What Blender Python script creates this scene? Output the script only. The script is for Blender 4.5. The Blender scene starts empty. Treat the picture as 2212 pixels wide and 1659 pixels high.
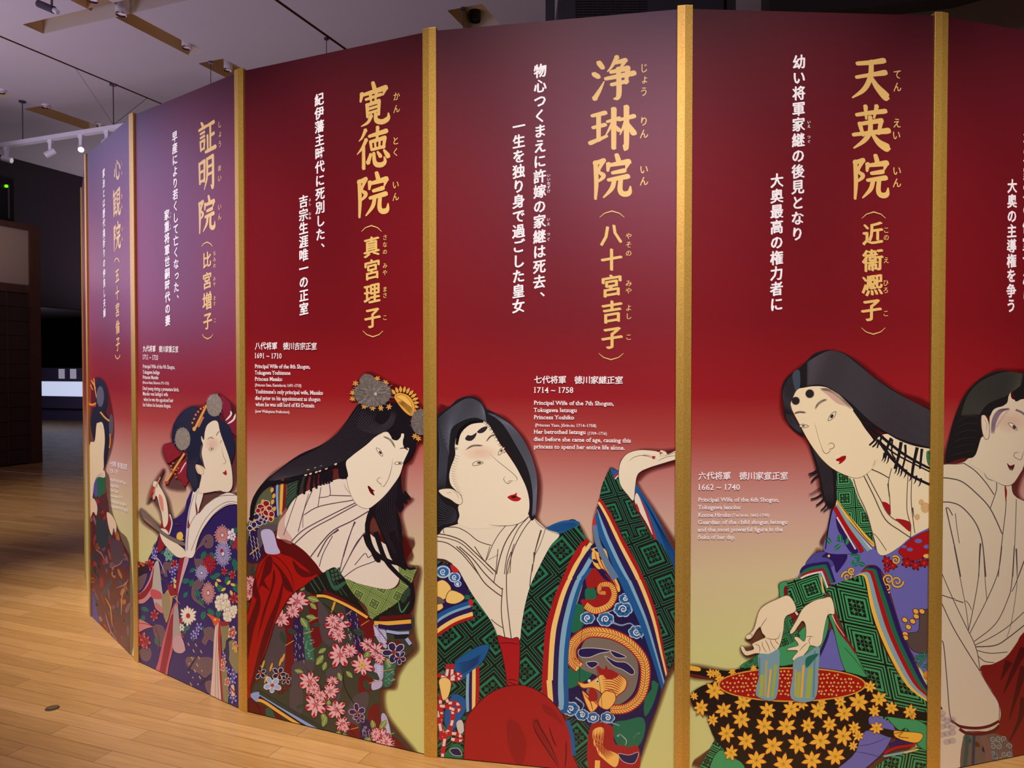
import bpy, bmesh, math, random
from mathutils import Vector, Matrix

SC = bpy.context.scene
COL = SC.collection

# ------------------------------------------------------------------ camera
CAM_H, PITCH, FPX = 1.446, 0.0189, 1605.0
cam_data = bpy.data.cameras.new('camera')
cam_data.sensor_fit = 'HORIZONTAL'
cam_data.sensor_width = 36.0
cam_data.lens = FPX / 2212.0 * 36.0
cam_data.clip_start = 0.05
cam_data.clip_end = 200
cam = bpy.data.objects.new('camera', cam_data)
cam.location = (0, 0, CAM_H)
cam.rotation_euler = (math.pi / 2 - PITCH, 0, 0)
COL.objects.link(cam)
SC.camera = cam

# ------------------------------------------------------------------ exposure
SC.view_settings.view_transform = 'Standard'
SC.view_settings.look = 'None'
SC.view_settings.gamma = 1.0
SC.view_settings.use_curve_mapping = False
SC.view_settings.exposure = 0.0

# ------------------------------------------------------------------ world: a dim indoor gallery
world = bpy.data.worlds.new('world')
SC.world = world
world.use_nodes = True
world.node_tree.nodes['Background'].inputs[0].default_value = (0.50, 0.45, 0.52, 1)
world.node_tree.nodes['Background'].inputs[1].default_value = 0.02


# ------------------------------------------------------------------ room axes
UX = Vector((0.359, 0.9333, 0))        # along the ceiling grooves
VX = Vector((-0.9333, 0.359, 0))       # along the floor boards
HC = 5.6                               # ceiling height


def uv(u, v, z=0.0):
    p = UX * u + VX * v
    return Vector((p.x, p.y, z))


def ray(px, py):
    a = (px - 1106.0) / FPX
    b = -(py - 829.5) / FPX
    c, s = math.cos(PITCH), math.sin(PITCH)
    return Vector((a, c + b * s, -s + b * c))


def on_z(px, py, z):
    d = ray(px, py)
    t = (z - CAM_H) / d.z
    return Vector((0, 0, CAM_H)) + d * t


def to_uv(p):
    return p.x * UX.x + p.y * UX.y, p.x * VX.x + p.y * VX.y


def lamp(name, kind, loc, energy, color, target=None, **kw):
    d = bpy.data.lights.new(name, kind)
    d.energy = energy
    d.color = color
    for k, v in kw.items():
        setattr(d, k, v)
    o = bpy.data.objects.new(name, d)
    o.location = loc
    if target is not None:
        o.rotation_euler = (Vector(target) - Vector(loc)).to_track_quat('-Z', 'Y').to_euler()
    COL.objects.link(o)
    return o


# ------------------------------------------------------------------ gallery spotlights and added fill lamps
WARM = (1.0, 0.90, 0.73)
LAV = (0.50, 0.48, 1.0)
# one accent spotlight on the ceiling track in front of every panel: (panel middle, outward normal, watts)
for (mx, my), (nx, ny), w in (((-2.73, 4.75), (-.85, -.52), 800), ((-2.18, 4.00), (-.74, -.67), 760), ((-1.50, 3.39), (-.60, -.80), 640), ((-.72, 2.93), (-.41, -.91), 690),
                              ((.145, 2.66), (-.19, -.98), 680), ((1.00, 2.60), (.05, -1.0), 590), ((1.95, 2.76), (.29, -.96), 620)):
    lamp('panel_spot', 'SPOT', (mx + nx * 1.6, my + ny * 1.6, 5.2), w * 1.28, WARM, (mx, my, 1.02), spot_size=math.radians(33), spot_blend=1.0, shadow_soft_size=0.05)
# unseen area lamps added for the lavender sheen on the panels, left and rear
lamp('left_sheen_fill', 'AREA', (-8.0, 5.2, 3.2), 100, LAV, (-1.5, 3.5, 2.2), shape='RECTANGLE', size=4.0, size_y=2.6)
lamp('rear_sheen_fill', 'AREA', (-0.4, -6.2, 5.45), 330, (0.84, 0.70, 1.0), (0.2, 2.6, 1.8), shape='RECTANGLE', size=4.6, size_y=2.2)
# unseen fill lamps added to brighten the ceiling
lamp('ceiling_fill', 'AREA', (-7.6, 8.4, 2.6), 72, (0.92, 0.80, 1.0), (-7.0, 8.6, HC), shape='RECTANGLE', size=3.0, size_y=2.0)
lamp('ceiling_fill', 'AREA', (-3.0, 8.5, 1.0), 28, (1.0, 0.84, 0.90), (-3.0, 8.5, HC), shape='RECTANGLE', size=3.0, size_y=2.0)
lamp('ceiling_fill', 'AREA', (2.6, 4.6, 0.9), 14, (1.0, 0.82, 0.72), (3.2, 5.8, HC), shape='RECTANGLE', size=3.0, size_y=2.0)
lamp('ceiling_fill', 'AREA', uv(13.0, 12.5, 2.6), 55, (0.95, 0.86, 1.0), uv(13.0, 12.6, HC), shape='RECTANGLE', size=3.0, size_y=2.0)
lamp('alcove_fill', 'AREA', uv(12.5, 17.5, 2.9), 45, (0.80, 0.78, 1.0), uv(15.2, 18.0, 0.8), shape='RECTANGLE', size=1.5, size_y=3.0)  # fill added to lift the dark display case in the alcove
lamp('aisle_spot', 'SPOT', (-4.3, 6.3, 5.4), 620, WARM, (-5.0, 7.9, 0), spot_size=math.radians(46), spot_blend=1.0, shadow_soft_size=0.05)


# ------------------------------------------------------------------ materials
def lin(h):
    h = h.lstrip('#')
    r = [int(h[i:i + 2], 16) / 255.0 for i in (0, 2, 4)]
    return tuple((c / 12.92 if c <= 0.04045 else ((c + 0.055) / 1.055) ** 2.4) for c in r)


def new_mat(name):
    m = bpy.data.materials.new(name)
    m.use_nodes = True
    nt = m.node_tree
    return m, nt, nt.nodes['Principled BSDF']


def plain(name, hexcol, rough=0.5, metal=0.0, spec=0.5, noise=0.0, scale=40.0, emit=None, estr=0.0):
    m, nt, b = new_mat(name)
    c = lin(hexcol)
    b.inputs['Base Color'].default_value = (*c, 1)
    b.inputs['Roughness'].default_value = rough
    b.inputs['Metallic'].default_value = metal
    b.inputs['Specular IOR Level'].default_value = spec
    if noise:
        tc = nt.nodes.new('ShaderNodeTexCoord')
        n = nt.nodes.new('ShaderNodeTexNoise')
        n.inputs['Scale'].default_value = scale
        n.inputs['Detail'].default_value = 4
        mx = nt.nodes.new('ShaderNodeMix')
        mx.data_type = 'RGBA'
        mx.inputs[6].default_value = (*[k * (1 - noise) for k in c], 1)
        mx.inputs[7].default_value = (*[min(1, k * (1 + noise)) for k in c], 1)
        nt.links.new(tc.outputs['Object'], n.inputs['Vector'])
        nt.links.new(n.outputs['Fac'], mx.inputs[0])
        nt.links.new(mx.outputs[2], b.inputs['Base Color'])
    if emit:
        b.inputs['Emission Color'].default_value = (*lin(emit), 1)
        b.inputs['Emission Strength'].default_value = estr
    return m


# ------------------------------------------------------------------ objects
def tag(o, label=None, cat=None, group=None, kind=None):
    if label: o['label'] = label
    if cat: o['category'] = cat
    if group: o['group'] = group
    if kind: o['kind'] = kind
    return o


def empty(name, loc, rz=0.0):
    o = bpy.data.objects.new(name, None)
    o.location = loc
    o.rotation_euler = (0, 0, rz)
    o.empty_display_size = 0.1
    COL.objects.link(o)
    return o


def mesh_obj(name, verts, faces, mats, parent=None, fmat=None, smooth=False):
    me = bpy.data.meshes.new(name)
    me.from_pydata([tuple(v) for v in verts], [], faces)
    for m in (mats if isinstance(mats, (list, tuple)) else [mats]):
        me.materials.append(m)
    if fmat:
        me.polygons.foreach_set('material_index', fmat)
    if smooth:
        me.polygons.foreach_set('use_smooth', [True] * len(faces))
    me.update()
    o = bpy.data.objects.new(name, me)
    COL.objects.link(o)
    if parent: o.parent = parent
    return o


class MB:
    """collects boxes, prisms and tubes; build() links them as ONE mesh object"""
    def __init__(s):
        s.v, s.f = [], []

    def prism(s, base, z0, z1):
        n = len(base); k = len(s.v)
        s.v += [(p[0], p[1], z0) for p in base] + [(p[0], p[1], z1) for p in base]
        s.f += [tuple(k + i for i in range(n - 1, -1, -1)), tuple(k + n + i for i in range(n))]
        s.f += [(k + i, k + (i + 1) % n, k + n + (i + 1) % n, k + n + i) for i in range(n)]
        return s

    def box(s, x0, x1, y0, y1, z0, z1):
        return s.prism([(x0, y0), (x1, y0), (x1, y1), (x0, y1)], z0, z1)

    def ubox(s, u0, u1, v0, v1, z0, z1):
        return s.prism([uv(u0, v0), uv(u1, v0), uv(u1, v1), uv(u0, v1)], z0, z1)

    def tube(s, p0, p1, r0, r1=None, n=16, caps=True):
        r1 = r0 if r1 is None else r1
        p0, p1 = Vector(p0), Vector(p1)
        d = (p1 - p0).normalized()
        a = d.orthogonal().normalized(); b = d.cross(a)
        k = len(s.v)
        for p, r in ((p0, r0), (p1, r1)):
            for i in range(n):
                t = 2 * math.pi * i / n
                s.v.append(p + a * (r * math.cos(t)) + b * (r * math.sin(t)))
        s.f += [(k + i, k + (i + 1) % n, k + n + (i + 1) % n, k + n + i) for i in range(n)]
        if caps:
            s.f += [tuple(k + i for i in range(n - 1, -1, -1)), tuple(k + n + i for i in range(n))]
        return s

    def build(s, name, mat, parent=None, bevel=0.0):
        o = mesh_obj(name, s.v, s.f, mat, parent)
        if bevel:
            m = o.modifiers.new('bevel', 'BEVEL')
            m.width = bevel; m.segments = 2; m.limit_method = 'ANGLE'
        return o


def copy_tree(o, parent=None):
    c = o.copy()
    COL.objects.link(c)
    if parent: c.parent = parent
    for ch in list(o.children):
        copy_tree(ch, c)
    return c

# ================================================================== the setting
# floor: narrow maple boards running along VX
m, nt, b = new_mat('maple_boards')
tc = nt.nodes.new('ShaderNodeTexCoord')
mp = nt.nodes.new('ShaderNodeMapping')
mp.inputs['Rotation'].default_value = (0, 0, -math.atan2(VX.y, VX.x))
nt.links.new(tc.outputs['Object'], mp.inputs['Vector'])
br = nt.nodes.new('ShaderNodeTexBrick')
br.offset = 0.37; br.offset_frequency = 2; br.squash = 1.0
for k, v in (('Scale', 1.0), ('Mortar Size', 0.0011), ('Mortar Smooth', 0.3), ('Bias', 0.0),
             ('Brick Width', 0.92), ('Row Height', 0.086)):
    br.inputs[k].default_value = v
br.inputs['Color1'].default_value = (0.0, 0.0, 0.0, 1)
br.inputs['Color2'].default_value = (1.0, 1.0, 1.0, 1)
br.inputs['Mortar'].default_value = (0.5, 0.5, 0.5, 1)
nt.links.new(mp.outputs['Vector'], br.inputs['Vector'])
ramp = nt.nodes.new('ShaderNodeValToRGB')
e = ramp.color_ramp.elements
e[0].position = 0.0; e[0].color = (*lin('#987143'), 1)
e[1].position = 1.0; e[1].color = (*lin('#ac8455'), 1)
x = ramp.color_ramp.elements.new(0.5); x.color = (*lin('#a37b4a'), 1)
nt.links.new(br.outputs['Color'], ramp.inputs['Fac'])
mp2 = nt.nodes.new('ShaderNodeMapping')
mp2.inputs['Scale'].default_value = (2.2, 38, 1)
nt.links.new(mp.outputs['Vector'], mp2.inputs['Vector'])
gr = nt.nodes.new('ShaderNodeTexNoise')
gr.inputs['Scale'].default_value = 1.6; gr.inputs['Detail'].default_value = 6; gr.inputs['Distortion'].default_value = 0.6
nt.links.new(mp2.outputs['Vector'], gr.inputs['Vector'])
gx = nt.nodes.new('ShaderNodeMix'); gx.data_type = 'RGBA'; gx.blend_type = 'MULTIPLY'
gx.inputs[0].default_value = 0.45
gr2 = nt.nodes.new('ShaderNodeValToRGB')
gr2.color_ramp.elements[0].position = 0.3; gr2.color_ramp.elements[0].color = (0.62, 0.50, 0.40, 1)
gr2.color_ramp.elements[1].position = 0.65; gr2.color_ramp.elements[1].color = (1, 1, 1, 1)
nt.links.new(gr.outputs['Fac'], gr2.inputs['Fac'])
nt.links.new(ramp.outputs['Color'], gx.inputs[6]); nt.links.new(gr2.outputs['Color'], gx.inputs[7])
sm = nt.nodes.new('ShaderNodeMix'); sm.data_type = 'RGBA'
sm.inputs[7].default_value = (*lin('#5b3f20'), 1)
nt.links.new(br.outputs['Fac'], sm.inputs[0]); nt.links.new(gx.outputs[2], sm.inputs[6])
nt.links.new(sm.outputs[2], b.inputs['Base Color'])
b.inputs['Roughness'].default_value = 0.27
b.inputs['Specular IOR Level'].default_value = 0.4
bp = nt.nodes.new('ShaderNodeBump'); bp.inputs['Strength'].default_value = 0.06; bp.inputs['Distance'].default_value = 0.01
nt.links.new(gr.outputs['Fac'], bp.inputs['Height']); nt.links.new(bp.outputs['Normal'], b.inputs['Normal'])
M_floor = m

U0, U1, V0, V1 = -7.0, 17.0, -7.0, 14.4
VA = 21.5          # the alcove reaches further under the bulkhead
floor = MB().ubox(U0, U1 + 2, V0, VA, -0.05, 0).build('floor', M_floor)
tag(floor, kind='structure')

M_ceil = plain('ceiling_paint', '#c9bcc4', 0.9, noise=0.02, scale=3)
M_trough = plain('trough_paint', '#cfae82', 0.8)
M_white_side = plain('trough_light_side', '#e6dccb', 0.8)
M_groove = plain('groove', '#7a5a40', 0.7)
M_dark = plain('dark_wall', '#30232b', 0.85, noise=0.12, scale=6)
M_navy = plain('navy_case', '#5a5074', 0.6)
M_glassdark = plain('dark_case_glass', '#07060a', 0.08)
M_wood = plain('dark_timber', '#4d2f1e', 0.6, noise=0.25, scale=9)
M_board = plain('dark_boards', '#38231a', 0.7, noise=0.2, scale=7)
M_paper = plain('translucent_paper', '#a08b76', 0.8)
M_black = plain('black_metal', '#060508', 0.45, noise=0.2)
M_blackg = plain('black_grille', '#0e0c09', 0.6)
M_whitemetal = plain('white_metal', '#f2eefc', 0.4)
M_grey = plain('steel', '#5d5560', 0.4, metal=0.6)
M_chrome = plain('lamp_reflector', '#e8cfc4', 0.12, metal=1.0)

# ---- ceiling with recessed troughs and dark grooves, all parallel to the room axes
holes = []      # (u0,u1,v0,v1,depth,kind)


def ceil_uv(px, py):
    return to_uv(on_z(px, py, HC))


def groove(p):
    u, v = ceil_uv(*p)
    holes.append((U0, U1, v - 0.022, v + 0.022, 0.05, 'groove'))


uA, vA = ceil_uv(240, 34)
uB, vB = ceil_uv(408, 119)
uC0, vC0 = ceil_uv(48, 53)
uC1, vC1 = ceil_uv(95, 73)
vR = (ceil_uv(275, 25)[1] + ceil_uv(445, 114)[1]) / 2
vL = (vA + vB) / 2
# the long slot running into the room, and the wide pale recess it opens from
holes.append((uC1, uB, vR, vL, 0.24, 'trough'))
holes.append((uC0, uC1, vR - 2.4, (vC0 + vC1) / 2, 0.30, 'cove'))
uD, vD = ceil_uv(70, 232); uE, vE = ceil_uv(212, 280)
holes.append((uD, uE, (vD + vE) / 2 - 0.20, (vD + vE) / 2 + 0.20, 0.22, 'trough'))
uF, vF = ceil_uv(20, 209)
holes.append((uF - 2.4, uF, vF - 0.12, vF + 0.28, 0.22, 'trough'))
uG, vG = ceil_uv(490, 150)
holes.append((uG - 0.3, uG + 2.2, vG - 0.22, vG + 0.22, 0.22, 'trough'))
uH, vH = ceil_uv(1028, 42)
holes.append((uH - 0.32, uH + 0.32, vH - 0.22, vH + 0.22, 0.22, 'trough'))
uI, vI = ceil_uv(200, 4)
holes.append((uI - 2.0, uI + 0.15, vI - 0.2, vI + 0.2, 0.22, 'trough'))
groove((240, 178.8)); groove((670, 52))

us = sorted({U0, U1} | {h[0] for h in holes} | {h[1] for h in holes})
vs = sorted({V0, V1} | {h[2] for h in holes} | {h[3] for h in holes})
us = [a for a in us if U0 <= a <= U1]; vs = [a for a in vs if V0 <= a <= V1]
cv, cf = [], []
for i in range(len(us) - 1):
    for j in range(len(vs) - 1):
        uc, vc = (us[i] + us[i + 1]) / 2, (vs[j] + vs[j + 1]) / 2
        if any(h[0] < uc < h[1] and h[2] < vc < h[3] for h in holes): continue
        k = len(cv)
        cv += [uv(us[i], vs[j], HC), uv(us[i + 1], vs[j], HC), uv(us[i + 1], vs[j + 1], HC), uv(us[i], vs[j + 1], HC)]
        cf.append((k, k + 3, k + 2, k + 1))
k = len(cv)
for (a, b2) in ((U0, V0), (U1, V0), (U1, V1), (U0, V1)):
    cv.append(uv(a, b2, HC + 0.45))
cf.append((k, k + 1, k + 2, k + 3))
tag(mesh_obj('ceiling', cv, cf, M_ceil), kind='structure')
tn = 0
for (a, b2, c, d, dep, kind) in holes:
    a, b2, c, d = max(a, U0), min(b2, U1), max(c, V0), min(d, V1)
    V = [uv(a, c, HC), uv(b2, c, HC), uv(b2, d, HC), uv(a, d, HC)] + [uv(a, c, HC + dep), uv(b2, c, HC + dep), uv(b2, d, HC + dep), uv(a, d, HC + dep)]
    F = [(0, 1, 5, 4), (1, 2, 6, 5), (2, 3, 7, 6), (3, 0, 4, 7), (4, 5, 6, 7)]
    tn += 1
    if kind == 'groove':
        o = mesh_obj('trim_%d' % tn, V, F, M_groove)
    elif kind == 'cove':
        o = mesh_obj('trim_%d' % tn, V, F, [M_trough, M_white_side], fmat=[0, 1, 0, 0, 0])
    else:
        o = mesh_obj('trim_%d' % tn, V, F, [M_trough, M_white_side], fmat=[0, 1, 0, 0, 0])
    tag(o, kind='structure')

# ---- walls
tag(MB().ubox(U0, U1, V1, V1 + 0.3, 2.75, HC + 0.4).build('wall_left', M_dark), kind='structure')
tag(MB().ubox(U0, 2.0, V1, V1 + 0.3, 0, 2.75).build('wall_left_lower', M_dark), kind='structure')
tag(MB().ubox(U0 - 0.3, U0, V0, VA, 0, HC + 0.4).build('wall_front', plain('rear_wall', '#6a4f63', 0.9)), kind='structure')
tag(MB().ubox(U1 + 2, U1 + 2.3, V0, VA, 0, HC + 0.4).build('wall_back', M_dark), kind='structure')
tag(MB().ubox(U0, U1 + 2, V0 - 0.3, V0, 0, HC + 0.4).build('wall_right', plain('right_wall', '#8b7268', 0.9, noise=0.04, scale=5)), kind='structure')
tag(MB().ubox(2.0, U1 + 2, VA, VA + 0.3, 0, 3.2).build('wall_alcove', M_dark), kind='structure')
tag(MB().ubox(2.0, U1 + 2, V1 + 0.3, VA, 2.95, 3.2).build('ceiling_alcove', M_dark), kind='structure')

# ---- far display case in the alcove, lit from within
cu, cvv = to_uv(on_z(135, 908, 0))
case = empty('display_case', uv(cu, cvv, 0))


def cbox(name, du0, du1, dv0, dv1, z0, z1, mat, parent=case):
    base = uv(cu, cvv)
    mb = MB().prism([uv(cu + a, cvv + c) - base for a, c in ((du0, dv0), (du1, dv0), (du1, dv1), (du0, dv1))], z0, z1)
    return mb.build(name, mat, parent)


D = on_z(135, 908, 0).y


def zat(y): return CAM_H + (799.2 - y) / FPX * D


tag(case, 'long dark navy display case with glowing white band in the alcove', 'display case')
cbox('plinth', 0.12, 0.9, -3, 3, 0, zat(882), M_navy)
cbox('lower_panel', 0.0, 0.9, -3, 3, zat(882), zat(856), M_navy)
lit = plain('lit_diffuser', '#cfd6ea', 0.5, emit='#c9d2ee', estr=0.85)
cbox('light_band', 0.03, 0.9, -3, 3, zat(856), zat(824), lit)
cbox('label_shelf', 0.0, 0.9, -3, 3, zat(824), zat(795), M_navy)
cbox('glass', 0.05, 0.9, -3, 3, zat(795), 2.9, M_glassdark)
for i, (xa, xb) in enumerate(((125, 144), (162, 181))):
    pa = on_z(xa, 908, 0); pb = on_z(xb, 908, 0)
    va = to_uv(pa)[1] - cvv; vb = to_uv(pb)[1] - cvv
    o = cbox('exhibit_label', -0.012, -0.002, min(va, vb), max(va, vb), zat(818), zat(797), plain('label_card_%d' % i, '#e8e2f0', 0.6, emit='#d8d2e6', estr=0.25))

# ---- timber booth at the far left
pr = on_z(92, 999, 0)
bu, bv = to_uv(pr)
booth = empty('timber_booth', uv(bu, bv, 0))
tag(booth, 'dark timber booth with beige paper screen near the left edge', 'booth')


def bbox(name, du0, du1, dv0, dv1, z0, z1, mat, parent=booth):
    base = uv(bu, bv)
    return MB().prism([uv(bu + a, bv + c) - base for a, c in ((du0, dv0), (du1, dv0), (du1, dv1), (du0, dv1))], z0, z1).build(name, mat, parent)


ZT = 3.67
bbox('corner_post', -0.17, 0, 0, 0.17, 0, ZT, M_wood)
bbox('roof_beam', -5, -0.17, 0.0, 0.17, 3.58, ZT, M_wood)
bbox('middle_rail', -5, -0.17, 0.0, 0.15, 2.62, 2.74, M_wood)
bbox('paper_screen', -5, -0.17, 0.03, 0.06, 2.74, 3.58, M_paper)
bbox('side_wall', -0.12, -0.02, 0.17, 3.0, 0, ZT, M_board)
mb = MB(); base = uv(bu, bv)
for i in range(12):
    z0 = 0.02 + i * 0.2167
    mb.prism([uv(bu + a, bv + c) - base for a, c in ((-5, 0.035), (-0.17, 0.035), (-0.17, 0.11), (-5, 0.11))], z0, z0 + 0.209)
mb.build('wall_boards', M_board, booth)
bbox('seam_batten', -0.52, -0.50, 0.022, 0.11, 0.02, 2.62, M_wood)
bbox('backing', -5, -0.17, 0.115, 0.14, 0, 3.58, M_board)

# ---- black control unit on top of the booth
cu_ = empty('control_unit', uv(bu - 0.70, bv + 0.35, ZT))
tag(cu_, 'black electronic unit with blue and green lamps on top of the timber booth', 'electronic unit')


def kbox(name, a0, a1, c0, c1, z0, z1, mat, par=None):
    return MB().prism([UX * a + VX * c for a, c in ((a0, c0), (a1, c0), (a1, c1), (a0, c1))], z0, z1).build(name, mat, par or cu_)


kbox('housing', -0.6, 0.33, -0.30, 0.3, 0.0, 0.66, M_black)
kbox('front_rail', 0.24, 0.26, -0.312, -0.30, 0.04, 0.56, M_grey)
for nm, a, z, em in (('indicator_lamp', 0.08, 0.55, '#9fc4ff'), ('indicator_lamp', 0.21, 0.52, '#66e010')):
    o = MB().tube(UX * a + VX * -0.30 + Vector((0, 0, z)), UX * a + VX * -0.325 + Vector((0, 0, z)), 0.022).build(nm, plain('indicator' + em[1:], em, 0.4, emit=em, estr=1.3), cu_)
    o['label'] = 'pale blue lamp' if em == '#9fc4ff' else 'green lamp'

# ---- thin pale line across the floor
pa, pb = on_z(0, 1017, 0), on_z(185, 1032.5, 0)
d = (pb - pa).normalized(); n = Vector((-d.y, d.x, 0))
pa = pa - d * 1.5
tp = MB().prism([pa - n * 0.012, pb - n * 0.012, pb + n * 0.012, pa + n * 0.012], 0.0, 0.0012).build('floor_tape', plain('floor_tape', '#b9a9a0', 0.5))
tag(tp, 'thin pale tape line across the floor before the timber booth', 'tape')
# ---- dark oval cap in the floor
pc = on_z(113, 1530, 0)
o = empty('floor_socket', pc)
tag(o, 'dark round socket cap set in the wooden floor at lower left', 'socket')
MB().tube((0, 0, 0), (0, 0, 0.003), 0.028, 0.026, 32).build('cap_ring', plain('cap_ring', '#4a3b26', 0.5, metal=0.4), o)
MB().tube((0, 0, 0.003), (0, 0, 0.0045), 0.021, 0.021, 32).build('cap_disc', plain('cap_disc', '#5c4a30', 0.5, metal=0.4), o)


# ---- suspended white lighting track with four spotlights
pA = on_z(53, 220, HC); pB = on_z(240, 180, HC)
zt = CAM_H + (799.2 - 279) / FPX * pB.y
ua, va = to_uv(pA); ub, vb = to_uv(pB)
tu = (ua + ub) / 2
trk = empty('lighting_track', uv(tu, vb, zt))
tag(trk, 'white suspended lighting track hanging under the ceiling at left', 'lighting track')
base = uv(tu, vb)
MB().prism([uv(tu + a, vb + c) - base for a, c in ((-0.05, -1.6), (0.05, -1.6), (0.05, 6.0), (-0.05, 6.0))], -0.03, 0.03).build('rail', M_whitemetal, trk)
for k, vv in enumerate((va, vb)):
    p = uv(tu, vv) - base
    MB().tube(p + Vector((0, 0, 0.03)), p + Vector((0, 0, HC - zt)), 0.008, n=8).build('suspension_rod', M_grey, trk)
    MB().tube(p + Vector((0, 0, HC - zt - 0.02)), p + Vector((0, 0, HC - zt)), 0.05, n=16).build('ceiling_rose', M_grey, trk)
p = Vector((0, 0, 0.05))
for s in (-1, 1):
    q = UX * (s * 0.6)
    MB().tube(p, q + Vector((0, 0, HC - zt)), 0.0035, n=6).build('stay_wire', M_grey, trk)


def track_spot(px, tilt, label, glow=0.35):
    """spotlight hung on the track where the picture shows it"""
    t0 = uv(tu, vb)
    d = ray(px, 310)
    # intersection of the viewing plane through px with the rail line, seen from above
    t1 = VX
    den = d.x * t1.y - d.y * t1.x
    s = (d.x * t0.y - d.y * t0.x) / -den
    loc = t0 + t1 * s
    o = empty('track_spotlight', (loc.x, loc.y, zt - 0.03))
    tag(o, label, 'spotlight', 'white spotlights on the suspended track')
    MB().box(-0.03, 0.03, -0.03, 0.03, -0.05, 0.0).build('adapter', M_whitemetal, o)
    MB().box(-0.022, 0.022, -0.022, 0.022, -0.17, -0.05).build('stem', M_whitemetal, o)
    hd = Vector(tilt).normalized()
    c = Vector((0, 0, -0.19))
    MB().tube(c - hd * 0.07, c + hd * 0.08, 0.042, 0.046, 20).build('lamp_head', M_whitemetal, o)
    MB().tube(c + hd * 0.08, c + hd * 0.083, 0.038, 0.038, 20).build('lens', plain('spot_lens', '#fff6ee', 0.3, emit='#fff4ea', estr=glow), o)
    return o


track_spot(14, (1, 0.0, -0.25), 'white track spotlight turned sideways, leftmost on the suspended track')
track_spot(109, (-0.8, -0.3, -0.55), 'white track spotlight tilted left, second from the left on the track')
track_spot(175, (0.45, -0.8, -0.5), 'white track spotlight with its lens shining, above the far gold post', 1.2)
track_spot(231, (0.3, 0.8, -0.4), 'white track spotlight at the track end beside the purple panel')

# ---- lone suspension rods and surface downlights
for (px, py, py2, lb) in ((455, 133, 172, 'thin rod hanging from the ceiling above the purple second panel'),
                          (705, 82, 112, 'thin chain rod hanging from the ceiling groove above the red third panel'),
                          (1000.5, 17, 62, 'thin rod hanging from the ceiling beside the square recess above the fourth panel')):
    p = on_z(px, py, HC)
    o = empty('suspension_rod', p)
    tag(o, lb, 'rod', 'rods hanging from the ceiling')
    MB().tube((0, 0, 0), (0, 0, -0.02), 0.03, n=16).build('ceiling_rose', M_grey, o)
    MB().tube((0, 0, -0.02), (0, 0, -1.0), 0.005, n=8).build('rod', M_grey, o)


def downlight(px, py, label, r=0.058, drop=0.05, length=0.27, skin=None):
    """py: the lamp's lower rim in the picture"""
    p = on_z(px, py, HC - drop)
    o = empty('downlight', p)
    tag(o, label, 'downlight', 'cylinder downlights in the ceiling recesses')
    MB().tube((0, 0, 0.02), (0, 0, length), r, n=28).build('housing', skin or M_whitemetal, o)
    MB().tube((0, 0, 0.02), (0, 0, 0.0), r, r * 0.96, 28, caps=False).build('rim', skin or M_chrome, o)
    MB().tube((0, 0, 0.001), (0, 0, 0.09), r * 0.93, r * 0.4, 28, caps=False).build('reflector', skin or M_chrome, o)
    MB().tube((0, 0, 0.088), (0, 0, 0.092), r * 0.42, n=16).build('bulb', plain('bulb', '#ffe9dc', 0.4, emit='#ffd9c4', estr=1.5), o)
    return o


downlight(262, 33, 'large cylinder downlight at the corner of the angled recess near top', 0.062, 0.06, 0.30)
downlight(403, 105, 'cylinder downlight at the far end of the long slot above the panels')
downlight(98, 233, 'cylinder downlight at the near end of the slot behind the white track')
downlight(216, 274, 'cylinder downlight at the far end of the slot touching the white track')
downlight(493, 153, 'cylinder downlight beside the gold post between second and third panel')
downlight(201, 3, 'cylinder downlight cut by the top edge of the picture')
downlight(2, 201, 'cylinder downlight cut by the left edge of the picture')
downlight(1026, 46, 'dark round downlight in the small square recess above the fourth panel', 0.07, -0.10, 0.12, M_black)

# dark spotlight at the very top left
p = on_z(112, 14, HC - 0.3)
o = empty('ceiling_spotlight', p)
tag(o, 'dark slim spotlight pointing down at the top left corner', 'spotlight')
MB().tube((0, 0, 0.0), (0, 0, 0.3), 0.012, n=8).build('stem', M_grey, o)
MB().tube((-0.14, 0, 0.03), (0.05, -0.05, -0.06), 0.038, n=16).build('lamp_head', M_grey, o)
MB().tube((0.05, -0.05, -0.06), (0.10, -0.06, -0.09), 0.025, n=16).build('snoot', M_whitemetal, o)

# ---- black projector rig behind the panels
Y = 5.2


def rx(px): return (px - 1106) / FPX * Y


def rz(py): return CAM_H + (799.2 - py) / FPX * Y


rig = empty('projector_cabinet', (rx(1400), Y, rz(70)))
tag(rig, 'black louvred cabinet hanging behind the top of the fourth panel', 'cabinet')
ox, oz = rx(1400), rz(70)


def rbox(name, p0, p1, y0, y1, q0, q1, mat, par=None):
    return MB().box(rx(p0) - ox, rx(p1) - ox, y0, y1, rz(q1) - oz, rz(q0) - oz).build(name, mat, par or rig)


rbox('housing', 1216, 1562, 0.03, 0.6, -190, 80, M_black)
rbox('side_cheek', 1204, 1216, 0.0, 0.6, 8, 80, M_black)
rbox('side_rail', 1566, 1585, 0.0, 0.1, -190, 80, M_black)
mb = MB()
for i in range(14):
    for j in range(8):
        xa = 1243 + j * 19.5
        mb.box(rx(xa) - ox, rx(xa + 17.5) - ox, 0.012, 0.03, rz(55 - i * 5.6 + 4) - oz, rz(55 - i * 5.6) - oz)
mb.build('grille', M_blackg, rig)
hp = empty('hanging_pole', (rx(1187.5), Y, rz(75)))
tag(hp, 'black vertical pole beside the black louvred cabinet', 'pole')
MB().box(-0.031, 0.031, -0.03, 0.03, 0, HC - rz(75)).build('shaft', M_black, hp)
MB().box(-0.06, 0.06, -0.06, 0.06, HC - rz(75) - 0.03, HC - rz(75)).build('ceiling_plate', M_black, hp)

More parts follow.
